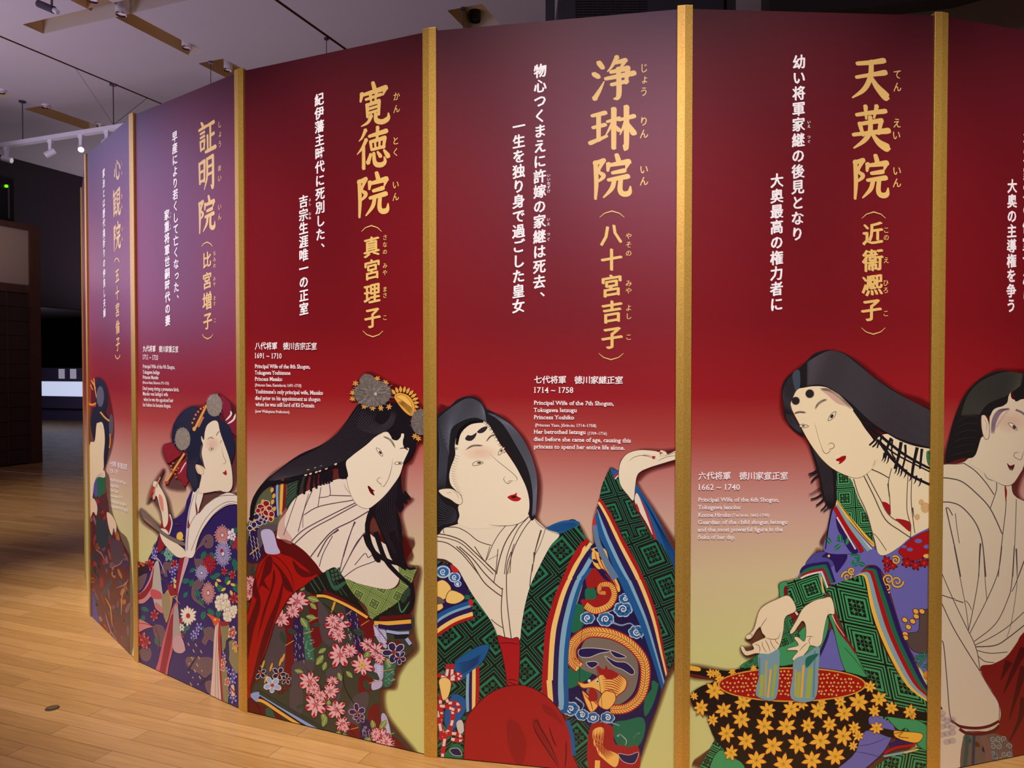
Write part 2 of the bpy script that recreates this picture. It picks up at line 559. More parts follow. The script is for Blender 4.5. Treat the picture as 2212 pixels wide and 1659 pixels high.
# ---- dark soffit above the fifth and sixth panels
Y2 = 6.0


def sx(px): return (px - 1106) / FPX * Y2


def sz(py): return CAM_H + (799.2 - py) / FPX * Y2


sof = mesh_obj('trim_soffit', [(sx(1657), Y2, sz(40)), (sx(1657), Y2, HC), (sx(2400), Y2, HC), (sx(2400), Y2, sz(-90)), (sx(2080), Y2, sz(0)), (sx(1845), Y2, sz(26))]
               + [(sx(1657), Y2 + 0.2, sz(40)), (sx(1657), Y2 + 0.2, HC), (sx(2400), Y2 + 0.2, HC), (sx(2400), Y2 + 0.2, sz(-90)), (sx(2080), Y2 + 0.2, sz(0)), (sx(1845), Y2 + 0.2, sz(26))],
               [(5, 4, 3, 2, 1, 0), (6, 7, 8, 9, 10, 11)] + [(i, (i + 1) % 6, 6 + (i + 1) % 6, 6 + i) for i in range(6)], plain('soffit', '#1c130c', 0.8))
tag(sof, kind='structure')
pw = MB().box(2.85, 4.79, 7.0, 7.2, 0, HC).build('wall_partition', plain('partition', '#8a7262', 0.9, noise=0.05, scale=5))
tag(pw, kind='structure')

# ================================================================== the folding row of panels
PH = 2.7                                   # height of the gold corner posts
PTS = [(-2.975, 5.145), (-2.490, 4.348), (-1.867, 3.657), (-1.142, 3.118), (-0.305, 2.746), (0.595, 2.575), (1.508, 2.626)]
PTS = [(-3.30, 6.00)] + PTS + [(2.385, 2.895)]
PTS = [Vector((a, b, 0)) for a, b in PTS]
LEG, PROUD = 0.027, 0.008
STEP = 3.0e-6                              # thickness of one printed ink layer
SC.cycles.transparent_max_bounces = 32

# gold leaf paper
m, nt, b = new_mat('gold_leaf')
tc = nt.nodes.new('ShaderNodeTexCoord')
n1 = nt.nodes.new('ShaderNodeTexNoise'); n1.inputs['Scale'].default_value = 260; n1.inputs['Detail'].default_value = 5
nt.links.new(tc.outputs['Object'], n1.inputs['Vector'])
rp = nt.nodes.new('ShaderNodeValToRGB')
rp.color_ramp.elements[0].position = 0.35; rp.color_ramp.elements[0].color = (*lin('#c69a3e'), 1)
rp.color_ramp.elements[1].position = 0.65; rp.color_ramp.elements[1].color = (*lin('#deb65a'), 1)
nt.links.new(n1.outputs['Fac'], rp.inputs['Fac']); nt.links.new(rp.outputs['Color'], b.inputs['Base Color'])
b.inputs['Metallic'].default_value = 0.6
b.inputs['Roughness'].default_value = 0.36
bp = nt.nodes.new('ShaderNodeBump'); bp.inputs['Strength'].default_value = 0.12; bp.inputs['Distance'].default_value = 0.002
nt.links.new(n1.outputs['Fac'], bp.inputs['Height']); nt.links.new(bp.outputs['Normal'], b.inputs['Normal'])
M_gold = m
M_board_edge = plain('panel_board', '#3a1418', 0.6)

post_labels = {1: 'gold corner post at the far end of the row, half hidden by the next post',
               2: 'gold corner post left of the narrow purple panel at the far left',
               3: 'gold corner post between the two purple panels',
               4: 'gold corner post left of the panel with the lady leaning in a red robe',
               5: 'gold corner post left of the panel with the lady in white looking up',
               6: 'gold corner post between the white-robed lady and the hand-washing lady',
               7: 'gold corner post at far right before the cropped last panel'}
for i in range(1, 8):
    P = PTS[i]
    ep = (P - PTS[i - 1]).normalized(); en = (PTS[i + 1] - P).normalized()
    ap, an = Vector((-ep.y, ep.x, 0)), Vector((-en.y, en.x, 0))      # away from the viewer
    a0, b0 = -ep * LEG, en * LEG
    prof = [a0, Vector((0, 0, 0)), b0, b0 + an * 0.034, (ap + an).normalized() * 0.036, a0 + ap * 0.034]
    o = MB().prism(prof, 0, PH).build('corner_post', M_gold, bevel=0.0012)
    o.location = P
    tag(o, post_labels[i], 'post', 'gold corner posts of the panel row')

# ------------------------------------------------------------------ printed inks
INKS = {}


def ink(h):
    if h not in INKS:
        a = 1.0
        hx = h
        if '@' in h:
            hx, a = h.split('@'); a = float(a)
        m, nt, b = new_mat('ink_' + h.strip('#').replace('@', '_'))
        b.inputs['Base Color'].default_value = (*lin(hx), 1)
        b.inputs['Roughness'].default_value = 0.33
        b.inputs['Specular IOR Level'].default_value = 0.5
        b.inputs['Alpha'].default_value = a
        INKS[h] = m
    return INKS[h]


def backdrop_mat():
    m, nt, b = new_mat('print_backdrop')
    tc = nt.nodes.new('ShaderNodeTexCoord')
    sp = nt.nodes.new('ShaderNodeSeparateXYZ')
    mr = nt.nodes.new('ShaderNodeMapRange')
    mr.inputs[1].default_value = 0.0; mr.inputs[2].default_value = PH
    rp = nt.nodes.new('ShaderNodeValToRGB')
    stops = [(0.0, '#ccd084'), (0.17, '#d0d28c'), (0.27, '#d2c298'), (0.345, '#caa294'), (0.40, '#bb7770'), (0.445, '#a8433f'),
             (0.50, '#92191f'), (0.60, '#78111a'), (0.80, '#6c101c'), (0.93, '#58101d'), (1.0, '#430d19')]
    el = rp.color_ramp.elements
    el[0].position = stops[0][0]; el[0].color = (*lin(stops[0][1]), 1)
    el[1].position = 1.0; el[1].color = (*lin(stops[-1][1]), 1)
    for p, c in stops[1:-1]:
        e = el.new(p); e.color = (*lin(c), 1)
    nt.links.new(tc.outputs['Object'], sp.inputs[0]); nt.links.new(sp.outputs['Z'], mr.inputs[0])
    nt.links.new(mr.outputs[0], rp.inputs['Fac']); nt.links.new(rp.outputs['Color'], b.inputs['Base Color'])
    b.inputs['Roughness'].default_value = 0.33
    b.inputs['Specular IOR Level'].default_value = 0.5
    return m


M_backdrop = backdrop_mat()


# ------------------------------------------------------------------ drawing on a panel
def path(s, closed, sub=5):
    """'x,y x,y *x,y': smooth curve through the points, * marks a corner"""
    pts, cor = [], []
    for t in s.split():
        c = t[0] == '*'
        pts.append(tuple(float(v) for v in t.lstrip('*').split(',')))
        cor.append(c)
    n = len(pts)
    if n < 3: return pts
    out = []
    rng = range(n) if closed else range(n - 1)
    for i in rng:
        p1, p2 = pts[i], pts[(i + 1) % n]
        p0 = pts[i - 1] if (closed or i > 0) else p1
        p3 = pts[(i + 2) % n] if (closed or i + 2 < n) else p2
        if cor[i]: p0 = p1
        if cor[(i + 1) % n]: p3 = p2
        if cor[i] and cor[(i + 1) % n]:
            out.append(p1); continue
        for k in range(sub):
            t = k / sub
            out.append(tuple(0.5 * (2 * b + (c - a) * t + (2 * a - 5 * b + 4 * c - d) * t * t + (3 * b - a - 3 * c + d) * t ** 3)
                             for a, b, c, d in zip(p0, p1, p2, p3)))
    if not closed: out.append(pts[-1])
    return out


def clip_half(poly, a, b, c):
    """keep a*x+b*y>=c"""
    out = []
    n = len(poly)
    for i in range(n):
        p, q = poly[i], poly[(i + 1) % n]
        dp, dq = a * p[0] + b * p[1] - c, a * q[0] + b * q[1] - c
        if dp >= 0: out.append(p)
        if (dp >= 0) != (dq >= 0):
            t = dp / (dp - dq)
            out.append((p[0] + (q[0] - p[0]) * t, p[1] + (q[1] - p[1]) * t))
    return out


def area2(p):
    return sum(p[i - 1][0] * p[i][1] - p[i][0] * p[i - 1][1] for i in range(len(p)))


def clip_convex(region, cell):
    """region (any polygon) cut to a convex cell"""
    if area2(cell) < 0: cell = cell[::-1]
    r = region
    for i in range(len(cell)):
        p, q = cell[i - 1], cell[i]
        a, b = -(q[1] - p[1]), q[0] - p[0]
        r = clip_half(r, a, b, a * p[0] + b * p[1])
        if len(r) < 3: return []
    return r


def inside(p, poly):
    x, y = p; r = False
    for i in range(len(poly)):
        (x1, y1), (x2, y2) = poly[i - 1], poly[i]
        if (y1 > y) != (y2 > y) and x < (x2 - x1) * (y - y1) / (y2 - y1) + x1: r = not r
    return r


def bbox2(p):
    return min(a[0] for a in p), min(a[1] for a in p), max(a[0] for a in p), max(a[1] for a in p)


class Art:
    def __init__(s, i, label):
        s.A, s.B = PTS[i], PTS[i + 1]
        e = (s.B - s.A); s.W = e.length; s.e = e.normalized()
        s.n = Vector((s.e.y, -s.e.x, 0))                 # towards the viewer
        s.o = s.A - s.n * PROUD
        s.root = empty('exhibition_panel', s.o, math.atan2(s.e.y, s.e.x))
        tag(s.root, label, 'panel', 'printed panels of the exhibition row')
        x0, x1 = LEG * 0.985, s.W - LEG * 0.985
        s.x0, s.x1, s.z0, s.z1 = x0, x1, 0.004, PH - 0.010
        MB().box(x0, x1, 0.0008, 0.024, 0.004, s.z1).build('board', M_board_edge, s.root)
        mesh_obj('printed_backdrop', [(x0, -0.0002, s.z0), (x1, -0.0002, s.z0), (x1, -0.0002, s.z1), (x0, -0.0002, s.z1)],
                 [(0, 1, 2, 3)], M_backdrop, s.root)
        s.layer = 0
        s.parts = {}
        s.order = []
        s.cur = None
        s.fr = (0, 0, 1)
        s.rnd = random.Random(7 + i)

    # -- where things go
    def frame(s, x0, y0, k):
        s.fr = (x0, y0, k)

    def P(s, x, y):
        px, py = s.fr[0] + x / s.fr[2], s.fr[1] + y / s.fr[2]
        d = ray(px, py)
        t = ((s.o - Vector((0, 0, CAM_H))).dot(s.n)) / d.dot(s.n)
        q = Vector((0, 0, CAM_H)) + d * t - s.o
        return (q.dot(s.e), q.z)

    def part(s, name, parent=None, label=None, new=False):
        key = (name, parent) if not new else (name, parent, len(s.order))
        if key not in s.parts:
            s.parts[key] = dict(v=[], f=[], m=[], mats=[], name=name, parent=parent, label=label)
            s.order.append(key)
        s.cur = s.parts[key]

    def up(s):
        s.layer += 1

    def emit(s, col, poly):
        for a, b, c in ((1, 0, s.x0), (-1, 0, -s.x1), (0, 1, s.z0), (0, -1, -s.z1)):
            poly = clip_half(poly, a, b, c)
            if len(poly) < 3: return
        q = s.cur
        if area2(poly) < 0: poly = poly[::-1]
        if len(poly) == 4:
            sg = [(poly[(i + 1) % 4][0] - poly[i][0]) * (poly[(i + 2) % 4][1] - poly[i][1]) - (poly[(i + 1) % 4][1] - poly[i][1]) * (poly[(i + 2) % 4][0] - poly[i][0]) for i in range(4)]
            if min(sg) < -1e-12:
                s.emit(col, poly[:3]); s.layer += 1; s.emit(col, [poly[0], poly[2], poly[3]]); return
        if len(poly) == 3 and abs(area2(poly)) < 1e-10: return
        if col not in q['mats']: q['mats'].append(col)
        k = len(q['v']); y = -(0.0003 + s.layer * STEP)
        q['v'] += [(p[0], y, p[1]) for p in poly]
        q['f'].append(tuple(range(k, k + len(poly))))
        q['m'].append(q['mats'].index(col))

    # -- drawing
    def poly(s, col, pts, closed=True, line=None, lw=2.0, clip=None):
        p = path(pts, True) if isinstance(pts, str) else pts
        q = [s.P(*a) for a in p]
        if clip:
            q2 = clip_convex(q, clip)
            if len(q2) >= 3: s.up(); s.emit(col, q2)
        else:
            s.up(); s.emit(col, q)
        if line: s.line(line, p + [p[0]], lw)
        return p

    def line(s, col, pts, w0=2.0, w1=None, taper=0.0):
        p = path(pts, False) if isinstance(pts, str) else pts
        if len(p) < 2: return
        w1 = w0 if w1 is None else w1
        n = len(p); L, R = [], []
        for i in range(n):
            a, b = p[max(0, i - 1)], p[min(n - 1, i + 1)]
            dx, dy = b[0] - a[0], b[1] - a[1]
            l = math.hypot(dx, dy) or 1
            t = i / (n - 1)
            w = (p[i][2] if len(p[i]) > 2 else w0 + (w1 - w0) * t) / 2
            if taper: w *= min(1, 0.15 + t / taper, 0.15 + (1 - t) / taper)
            L.append((p[i][0] - dy / l * w, p[i][1] + dx / l * w)); R.append((p[i][0] + dy / l * w, p[i][1] - dx / l * w))
        s.up()
        L = [s.P(*a) for a in L]; R = [s.P(*a) for a in R]
        for i in range(n - 1):
            s.emit(col, [L[i], L[i + 1], R[i + 1], R[i]])

    def lines(s, col, w, *ps, taper=0.3):
        for p in ps: s.line(col, p, w, taper=taper)

    def hatch(s, col, a, b, n, w, t0=0.0, t1=1.0, taper=0.25):
        """fine lines blended from curve a to curve b (hair strokes, folds)"""
        A, B = path(a, False, 6), path(b, False, 6)

        def at(c, t):
            f = t * (len(c) - 1); i = min(int(f), len(c) - 2); f -= i
            return tuple(x + (y - x) * f for x, y in zip(c[i], c[i + 1]))
        N = max(len(A), len(B))
        for k in range(n):
            u = (k + 0.5) / n
            pts = []
            for j in range(N):
                t = t0 + (t1 - t0) * j / (N - 1)
                p, q = at(A, t), at(B, t)
                pts.append((p[0] + (q[0] - p[0]) * u, p[1] + (q[1] - p[1]) * u))
            s.line(col, pts, w, taper=taper)
            s.layer -= 1
        s.up()

    def dot(s, col, x, y, r, ry=None, n=14, rot=0.0):
        ry = r if ry is None else ry
        c, d = math.cos(rot), math.sin(rot)
        s.up(); s.emit(col, [s.P(x + r * math.cos(t) * c - ry * math.sin(t) * d, y + r * math.cos(t) * d + ry * math.sin(t) * c)
                             for t in (2 * math.pi * k / n for k in range(n))])

    def blossom(s, x, y, r, petals=5, col='#d88f96', tip='#a01c24', core='#d8b24a', outline=None, squash=1.0, rot=0.0, notch=True, slim=0.62, clip=None):
        """a printed flower: petals with darker tips and a round eye"""
        for k in range(petals):
            t = rot + 2 * math.pi * k / petals
            ct, st = math.cos(t), math.sin(t)

            def q(a, b, j=0.84 + 0.055 * ((k * 7 + int(x + y)) % 5)): return s.P(x + (a * j * ct - b * st) * squash, y + a * j * st + b * ct)
            wd = r * slim * 2.6 / petals * (0.86 + 0.07 * ((k * 3 + int(x)) % 5))
            if outline:
                s.emit(outline, [q(0.05 * r, 0), q(0.45 * r, -wd * 1.12), q(0.85 * r, -wd * 1.05), q(1.06 * r, -wd * 0.35), q(1.06 * r, wd * 0.35), q(0.85 * r, wd * 1.05), q(0.45 * r, wd * 1.12)])
        s.up()
        for k in range(petals):
            t = rot + 2 * math.pi * k / petals
            ct, st = math.cos(t), math.sin(t)

            def q(a, b, j=0.84 + 0.055 * ((k * 7 + int(x + y)) % 5)): return s.P(x + (a * j * ct - b * st) * squash, y + a * j * st + b * ct)
            wd = r * slim * 2.6 / petals * (0.86 + 0.07 * ((k * 3 + int(x)) % 5))
            s.emit(col, [q(0.1 * r, 0), q(0.45 * r, -wd * 0.9), q(0.82 * r, -wd * 0.85), q(0.98 * r, -wd * 0.3), q(0.98 * r, wd * 0.3), q(0.82 * r, wd * 0.85), q(0.45 * r, wd * 0.9)])
        s.up()
        if tip:
            for k in range(petals):
                t = rot + 2 * math.pi * k / petals
                ct, st = math.cos(t), math.sin(t)

                def q(a, b, j=0.84 + 0.055 * ((k * 7 + int(x + y)) % 5)): return s.P(x + (a * j * ct - b * st) * squash, y + a * j * st + b * ct)
                wd = r * slim * 2.6 / petals * (0.86 + 0.07 * ((k * 3 + int(x)) % 5))
                s.emit(tip, [q(0.52 * r, 0), q(0.96 * r, -wd * 0.55), q(0.88 * r, 0), q(0.96 * r, wd * 0.55)])
            s.up()
        if core: s.dot(core, x, y, r * 0.2 * squash, r * 0.2)

    def star(s, x, y, r, n, col, edge, rot=0.0):
        """printed star flower with pointed leaves"""
        for c, k in ((edge, 1.0), (col, 0.9)):
            for i in range(n):
                t = rot + 2 * math.pi * i / n
                ct, st = math.cos(t), math.sin(t)
                l = r * (0.86 + 0.14 * ((i * 5) % 3) / 2) * k

                def q(a, b): return s.P(x + a * ct - b * st, y + a * st + b * ct)
                s.emit(c, [q(0, -0.05 * r), q(l * 0.55, -0.21 * r * k), q(l * 0.8, -0.15 * r * k), q(l * 1.05, 0), q(l * 0.8, 0.15 * r * k), q(l * 0.55, 0.21 * r * k), q(0, 0.05 * r)])
            s.up()

    def mum(s, x, y, r, n=18, col='#b0272f', edge='#e6d9cf', core='#e6d9cf', squash=1.0):
        """chrysanthemum: two rings of slim petals edged in a paler ink"""
        for ring, (r0, r1) in enumerate(((0.35, 1.0), (0.12, 0.62))):
            for c, wk, rr in ((edge, 1.0, 1.0), (col, 0.58, 0.95)):
                for k in range(n):
                    t = 2 * math.pi * (k + 0.5 * ring) / n
                    ct, st = math.cos(t), math.sin(t)

                    def q(a, b): return s.P(x + (a * ct - b * st) * squash, y + a * st + b * ct)
                    w = r * 2.4 / n * wk * (1 if ring == 0 else 0.62)
                    j = 1 - 0.16 * ((k * 7 + ring * 3) % 5) / 4
                    s.emit(c, [q(r0 * r, 0), q((r0 + (r1 - r0) * 0.5) * r, -w * 0.8), q(r1 * r * rr * j, -w * 0.35), q(r1 * r * rr * j, w * 0.35), q((r0 + (r1 - r0) * 0.5) * r, w * 0.8)])
                s.up()
        s.dot(core, x, y, r * 0.15 * squash, r * 0.15)

    def leaf(s, col, x, y, l, w, ang, vein=None):
        ct, st = math.cos(ang), math.sin(ang)

        def q(a, b): return (x + a * ct - b * st, y + a * st + b * ct)
        s.up(); s.emit(col, [s.P(*q(a * l, b * w)) for a, b in ((0, 0), (0.2, -0.35), (0.55, -0.5), (0.85, -0.25), (1, 0), (0.85, 0.25), (0.55, 0.5), (0.2, 0.35))])
        if vein: s.line(vein, [q(0.05 * l, 0), q(0.9 * l, 0)], max(1.2, w * 0.07))

    def scroll(s, col, x, y, r, w, turns=1.6, rot=0.0, squash=1.0, ccw=1):
        pts = []
        n = int(14 * turns)
        for k in range(n + 1):
            t = k / n; a = rot + ccw * 2 * math.pi * turns * t
            pts.append((x + math.cos(a) * r * (1 - 0.85 * t) * squash, y + math.sin(a) * r * (1 - 0.85 * t)))
        s.line(col, pts, w, w * 0.6)

    def blush(s, col, x, y, rx, ry):
        for k in range(6): s.dot(col + '@0.035', x, y, rx * (1 - 0.14 * k), ry * (1 - 0.14 * k), n=24)

    def pompom(s, cols, x, y, r, ry=None, n=90):
        ry = r if ry is None else ry
        s.dot(cols[0], x, y, r * 0.86, ry * 0.86, n=28)
        for k in range(n):
            a = s.rnd.uniform(0, 2 * math.pi); q = s.rnd.uniform(0.15, 0.8)
            l = s.rnd.uniform(0.16, 0.3)
            c = cols[k % len(cols)]
            x0, y0 = x + math.cos(a) * r * q, y + math.sin(a) * ry * q
            b = a + s.rnd.uniform(-0.35, 0.35)
            s.line(c, [(x0, y0), (x0 + math.cos(b) * r * l, y0 + math.sin(b) * ry * l)], r * 0.05, r * 0.015)
            if k % 8: s.layer -= 1

    def lattice(s, region, u, v, o, base, green, dark, thin=None):
        """printed brocade of nested diamonds with a rosette square in each, cut to the region (crop coordinates)"""
        reg = path(region, True) if isinstance(region, str) else region
        q = [s.P(*a) for a in reg]
        s.up(); s.emit(base, q)
        det = u[0] * v[1] - u[1] * v[0]
        cs = []
        for p in reg:
            dx, dy = p[0] - o[0], p[1] - o[1]
            cs.append(((dx * v[1] - dy * v[0]) / det, (u[0] * dy - u[1] * dx) / det))
        i0, i1 = math.floor(min(c[0] for c in cs)), math.ceil(max(c[0] for c in cs))
        j0, j1 = math.floor(min(c[1] for c in cs)), math.ceil(max(c[1] for c in cs))

        def cell(i, j, a, b, c, d, col):
            pts = [s.P(o[0] + u[0] * (i + x) + v[0] * (j + y), o[1] + u[1] * (i + x) + v[1] * (j + y)) for x, y in ((a, c), (b, c), (b, d), (a, d))]
            r = clip_convex(q, pts)
            if len(r) >= 3 and abs(area2(r)) > 1e-8: s.emit(col, r)

        def band(i, j, m, t, col):
            cell(i, j, m, 1 - m, m, m + t, col); cell(i, j, m, 1 - m, 1 - m - t, 1 - m, col)
            cell(i, j, m, m + t, m + t, 1 - m - t, col); cell(i, j, 1 - m - t, 1 - m, m + t, 1 - m - t, col)
        s.up()
        for i in range(i0, i1):
            for j in range(j0, j1):
                for m0, t0 in (thin or ((0.03, 0.045), (0.115, 0.045))): band(i, j, m0, t0, green)
                cell(i, j, 0.20, 0.80, 0.20, 0.80, green)
        s.up()
        for i in range(i0, i1):
            for j in range(j0, j1):
                cell(i, j, 0.27, 0.73, 0.27, 0.73, dark)
        s.up()
        for i in range(i0, i1):
            for j in range(j0, j1):
                for a in (0.27, 0.50):
                    for c in (0.27, 0.50):
                        x, y = a + 0.115, c + 0.115
                        for (dx, dy) in ((0.085, 0.012), (0.012, 0.085)):
                            cell(i, j, x - dx, x + dx, y - dy, y + dy, green)
                        cell(i, j, x - 0.04, x + 0.04, y - 0.04, y + 0.04, green)
                for t in (0.5,):
                    cell(i, j, 0.27, 0.73, t - 0.006, t + 0.006, green); cell(i, j, t - 0.006, t + 0.006, 0.27, 0.73, green)

    def stripes(s, cols, a, b, edges):
        """side by side bands running between guide curves a and b; edges are fractions"""
        A, B = path(a, False), path(b, False)
        n = min(len(A), len(B))

        def rs(c):
            return [c[round(i * (len(c) - 1) / (n - 1))] for i in range(n)]
        A, B = rs(A), rs(B)
        s.up()
        for k, col in enumerate(cols):
            f0, f1 = edges[k], edges[k + 1]
            for i in range(n - 1):
                pts = [(A[i][0] + (B[i][0] - A[i][0]) * f0, A[i][1] + (B[i][1] - A[i][1]) * f0),
                       (A[i + 1][0] + (B[i + 1][0] - A[i + 1][0]) * f0, A[i + 1][1] + (B[i + 1][1] - A[i + 1][1]) * f0),
                       (A[i + 1][0] + (B[i + 1][0] - A[i + 1][0]) * f1, A[i + 1][1] + (B[i + 1][1] - A[i + 1][1]) * f1),
                       (A[i][0] + (B[i][0] - A[i][0]) * f1, A[i][1] + (B[i][1] - A[i][1]) * f1)]
                s.emit(col, [s.P(*p) for p in pts])

    def halo(s, pts, dx, dy, steps=(1, 5, 9, 13, 18, 24, 30), col='#6a1216@0.17'):
        """the soft printed drop shade of the cut-out figure"""
        p = path(pts, True) if isinstance(pts, str) else pts
        if area2(p) < 0: p = p[::-1]
        n = len(p)
        for g in steps[::-1]:
            out = []
            for i in range(n):
                nx = ny = 0.0
                for k in range(-5, 5):
                    a, b = p[(i + k) % n], p[(i + k + 1) % n]
                    nx += b[1] - a[1]; ny -= b[0] - a[0]
                l = math.hypot(nx, ny) or 1
                out.append((p[i][0] + nx / l * g + dx, p[i][1] + ny / l * g + dy))
            s.up(); s.emit(col, [s.P(*a) for a in out])

    # -- lettering
    def place(s, tris, verts, cx, cz, sx, sz, col):
        for t in tris:
            s.emit(col, [(cx + verts[i][0] * sx, cz + verts[i][1] * sz) for i in t])

    def kanji(s, col, ch, x, y, h, wide=1.0, shear=0.10, bold=0.012, nib=0.026):
        """one character centred on a picture point, h pixels tall"""
        s.fr = (0, 0, 1)
        c = s.P(x, y); H = s.P(x, y - h / 2)[1] - s.P(x, y + h / 2)[1]
        v, f = glyph(ch, bold)
        if ch in '、。': c = (c[0] + H * 0.5, c[1] + H * 0.5)
        elif ch in 'ょっゃゅ': c = (c[0] + H * 0.08, c[1] + H * 0.08)
        s.up()
        for k in ((-0.5, 0.5) if nib else (0,)):
            vv = [((a - 0.5) + k * nib * 1.0, (b - 0.38) + shear * (a - 0.5) - k * nib * 0.5) for a, b in v]
            s.place(f, vv, c[0], c[1], H * wide, H, col)
            s.up()

    def column(s, col, text, x0, y0, x1, y1, h, **kw):
        n = len(text)
        for i, ch in enumerate(text):
            t = i / max(1, n - 1)
            s.kanji(col, ch, x0 + (x1 - x0) * t, y0 + (y1 - y0) * t, h, **kw)

    def brush(s, col, ch, x, y, h, wide=0.95):
        """large title character laid down stroke by stroke"""
        s.fr = (0, 0, 1)
        c = s.P(x, y); H = s.P(x, y - h / 2)[1] - s.P(x, y + h / 2)[1]
        sts = []
        for st in BRUSH[ch].split('/'):
            a_, st = [], st.split()
            for t in st:
                a_.append(t.lstrip('*'))
                if t[0] == '*': sts.append(a_); a_ = [t[1:]]
            sts.append(a_)
        for st in sts:
            p = path(' '.join(st), False, 6)
            if len(p) == 2: p = [p[0], tuple((u + w) / 2 for u, w in zip(*p)), p[1]]
            n = len(p); L, R = [], []
            for i in range(n):
                a, b = p[max(0, i - 1)], p[min(n - 1, i + 1)]
                dx, dy = b[0] - a[0], b[1] - a[1]; l = math.hypot(dx, dy) or 1
                w = p[i][2] * 0.70
                L.append((p[i][0] - dy / l * w, p[i][1] + dx / l * w)); R.append((p[i][0] + dy / l * w, p[i][1] - dx / l * w))
            loc = lambda q: (c[0] + (q[0] - 50) / 100 * H * wide, c[1] - (q[1] - 50) / 100 * H)
            s.up()
            for i in range(n - 1):
                s.emit(col, [loc(L[i]), loc(L[i + 1]), loc(R[i + 1]), loc(R[i])]); s.up()
            for q in (p[0], p[-1]):
                s.up(); s.emit(col, [loc((q[0] + q[2] * (0.84 if t in (0.45, 3.6) else 0.68) * math.cos(t), q[1] + q[2] * (0.84 if t in (0.45, 3.6) else 0.68) * math.sin(t))) for t in (0.45, 1.1, 2.0, 2.8, 3.6, 4.25, 5.15, 5.9)])

    def paren(s, col, x, y, w, h, up=True):
        s.fr = (0, 0, 1)
        d = h if up else -h
        s.line(col, [(x - w / 2, y + d / 2, 1.0), (x - w * 0.3, y - d * 0.15, 2.0), (x, y - d / 2, 2.8), (x + w * 0.3, y - d * 0.15, 2.0), (x + w / 2, y + d / 2, 1.0)], 2)

    def latin(s, col, text, xa, ya, xb, yb, h, bold=0.016, serif=True):
        """a line of type from (xa,ya) to (xb,yb), h the capital height in picture pixels"""
        s.fr = (0, 0, 1)
        a, b = s.P(xa, ya), s.P(xb, yb)
        H = s.P(xa, ya - h / 2)[1] - s.P(xa, ya + h / 2)[1]
        v, f = glyph(text, bold)
        if not v: return
        if serif: v, f = add_serifs(v, f)
        x0, x1 = min(q[0] for q in v), max(q[0] for q in v)
        ln = b[0] - a[0]
        sx = ln / (x1 - x0); sz = H / 0.69
        s.up()
        sl = (b[1] - a[1]) / ln
        for t in f:
            s.emit(col, [(a[0] + (v[i][0] - x0) * sx, a[1] + (v[i][1] - 0.345) * sz + (v[i][0] - x0) * sx * sl) for i in t])

    def done(s):
        built = {}
        for key in s.order:
            q = s.parts[key]
            if not q['f'] and q['name'] != 'printed_figure': continue
            par = s.root
            if q['parent']:
                par = built.get(q['parent'], s.root)
            o = mesh_obj(q['name'], q['v'], q['f'], [ink(c) for c in q['mats']], par, fmat=q['m'])
            if q['label']: o['label'] = q['label']
            built.setdefault(q['name'], o)


# glyph outlines come from Blender's own built-in type
_fc = bpy.data.curves.new('type_setter', 'FONT')
_fo = bpy.data.objects.new('type_setter', _fc)
COL.objects.link(_fo)
_fc.resolution_u = 2
GL = {}


def glyph(text, bold=0.0):
    k = (text, bold)
    if k not in GL:
        _fc.body = text; _fc.offset = bold
        bpy.context.view_layer.update()
        ev = _fo.evaluated_get(bpy.context.evaluated_depsgraph_get())
        me = ev.to_mesh()
        GL[k] = ([(v.co.x, v.co.y) for v in me.vertices], [tuple(p.vertices) for p in me.polygons])
        ev.to_mesh_clear()
    return GL[k]


def add_serifs(v, f):
    cnt, third = {}, {}
    for t in f:
        for i in range(len(t)):
            e = tuple(sorted((t[i - 1], t[i])))
            cnt[e] = cnt.get(e, 0) + 1; third[e] = [x for x in t if x not in e][0]
    v, f = list(v), list(f)
    for e, n in cnt.items():
        if n != 1: continue
        (x0, y0), (x1, y1) = v[e[0]], v[e[1]]
        if abs(y0 - y1) > 0.012 or not 0.06 < abs(x1 - x0) < 0.19: continue
        if not (abs(y0) < 0.04 or 0.42 < y0 < 0.53 or y0 > 0.64 or y0 < -0.12): continue
        up = 1 if v[third[e]][1] > y0 else -1
        if up == 1 and not (abs(y0) < 0.04 or y0 < -0.12): continue
        if up == -1 and abs(y0) < 0.04: continue
        a, b = min(x0, x1) - 0.075, max(x0, x1) + 0.075
        k = len(v)
        v += [(a, y0), (b, y0), (b, y0 + up * 0.055), (a, y0 + up * 0.055)]
        f.append((k, k + 1, k + 2, k + 3))
    return v, f


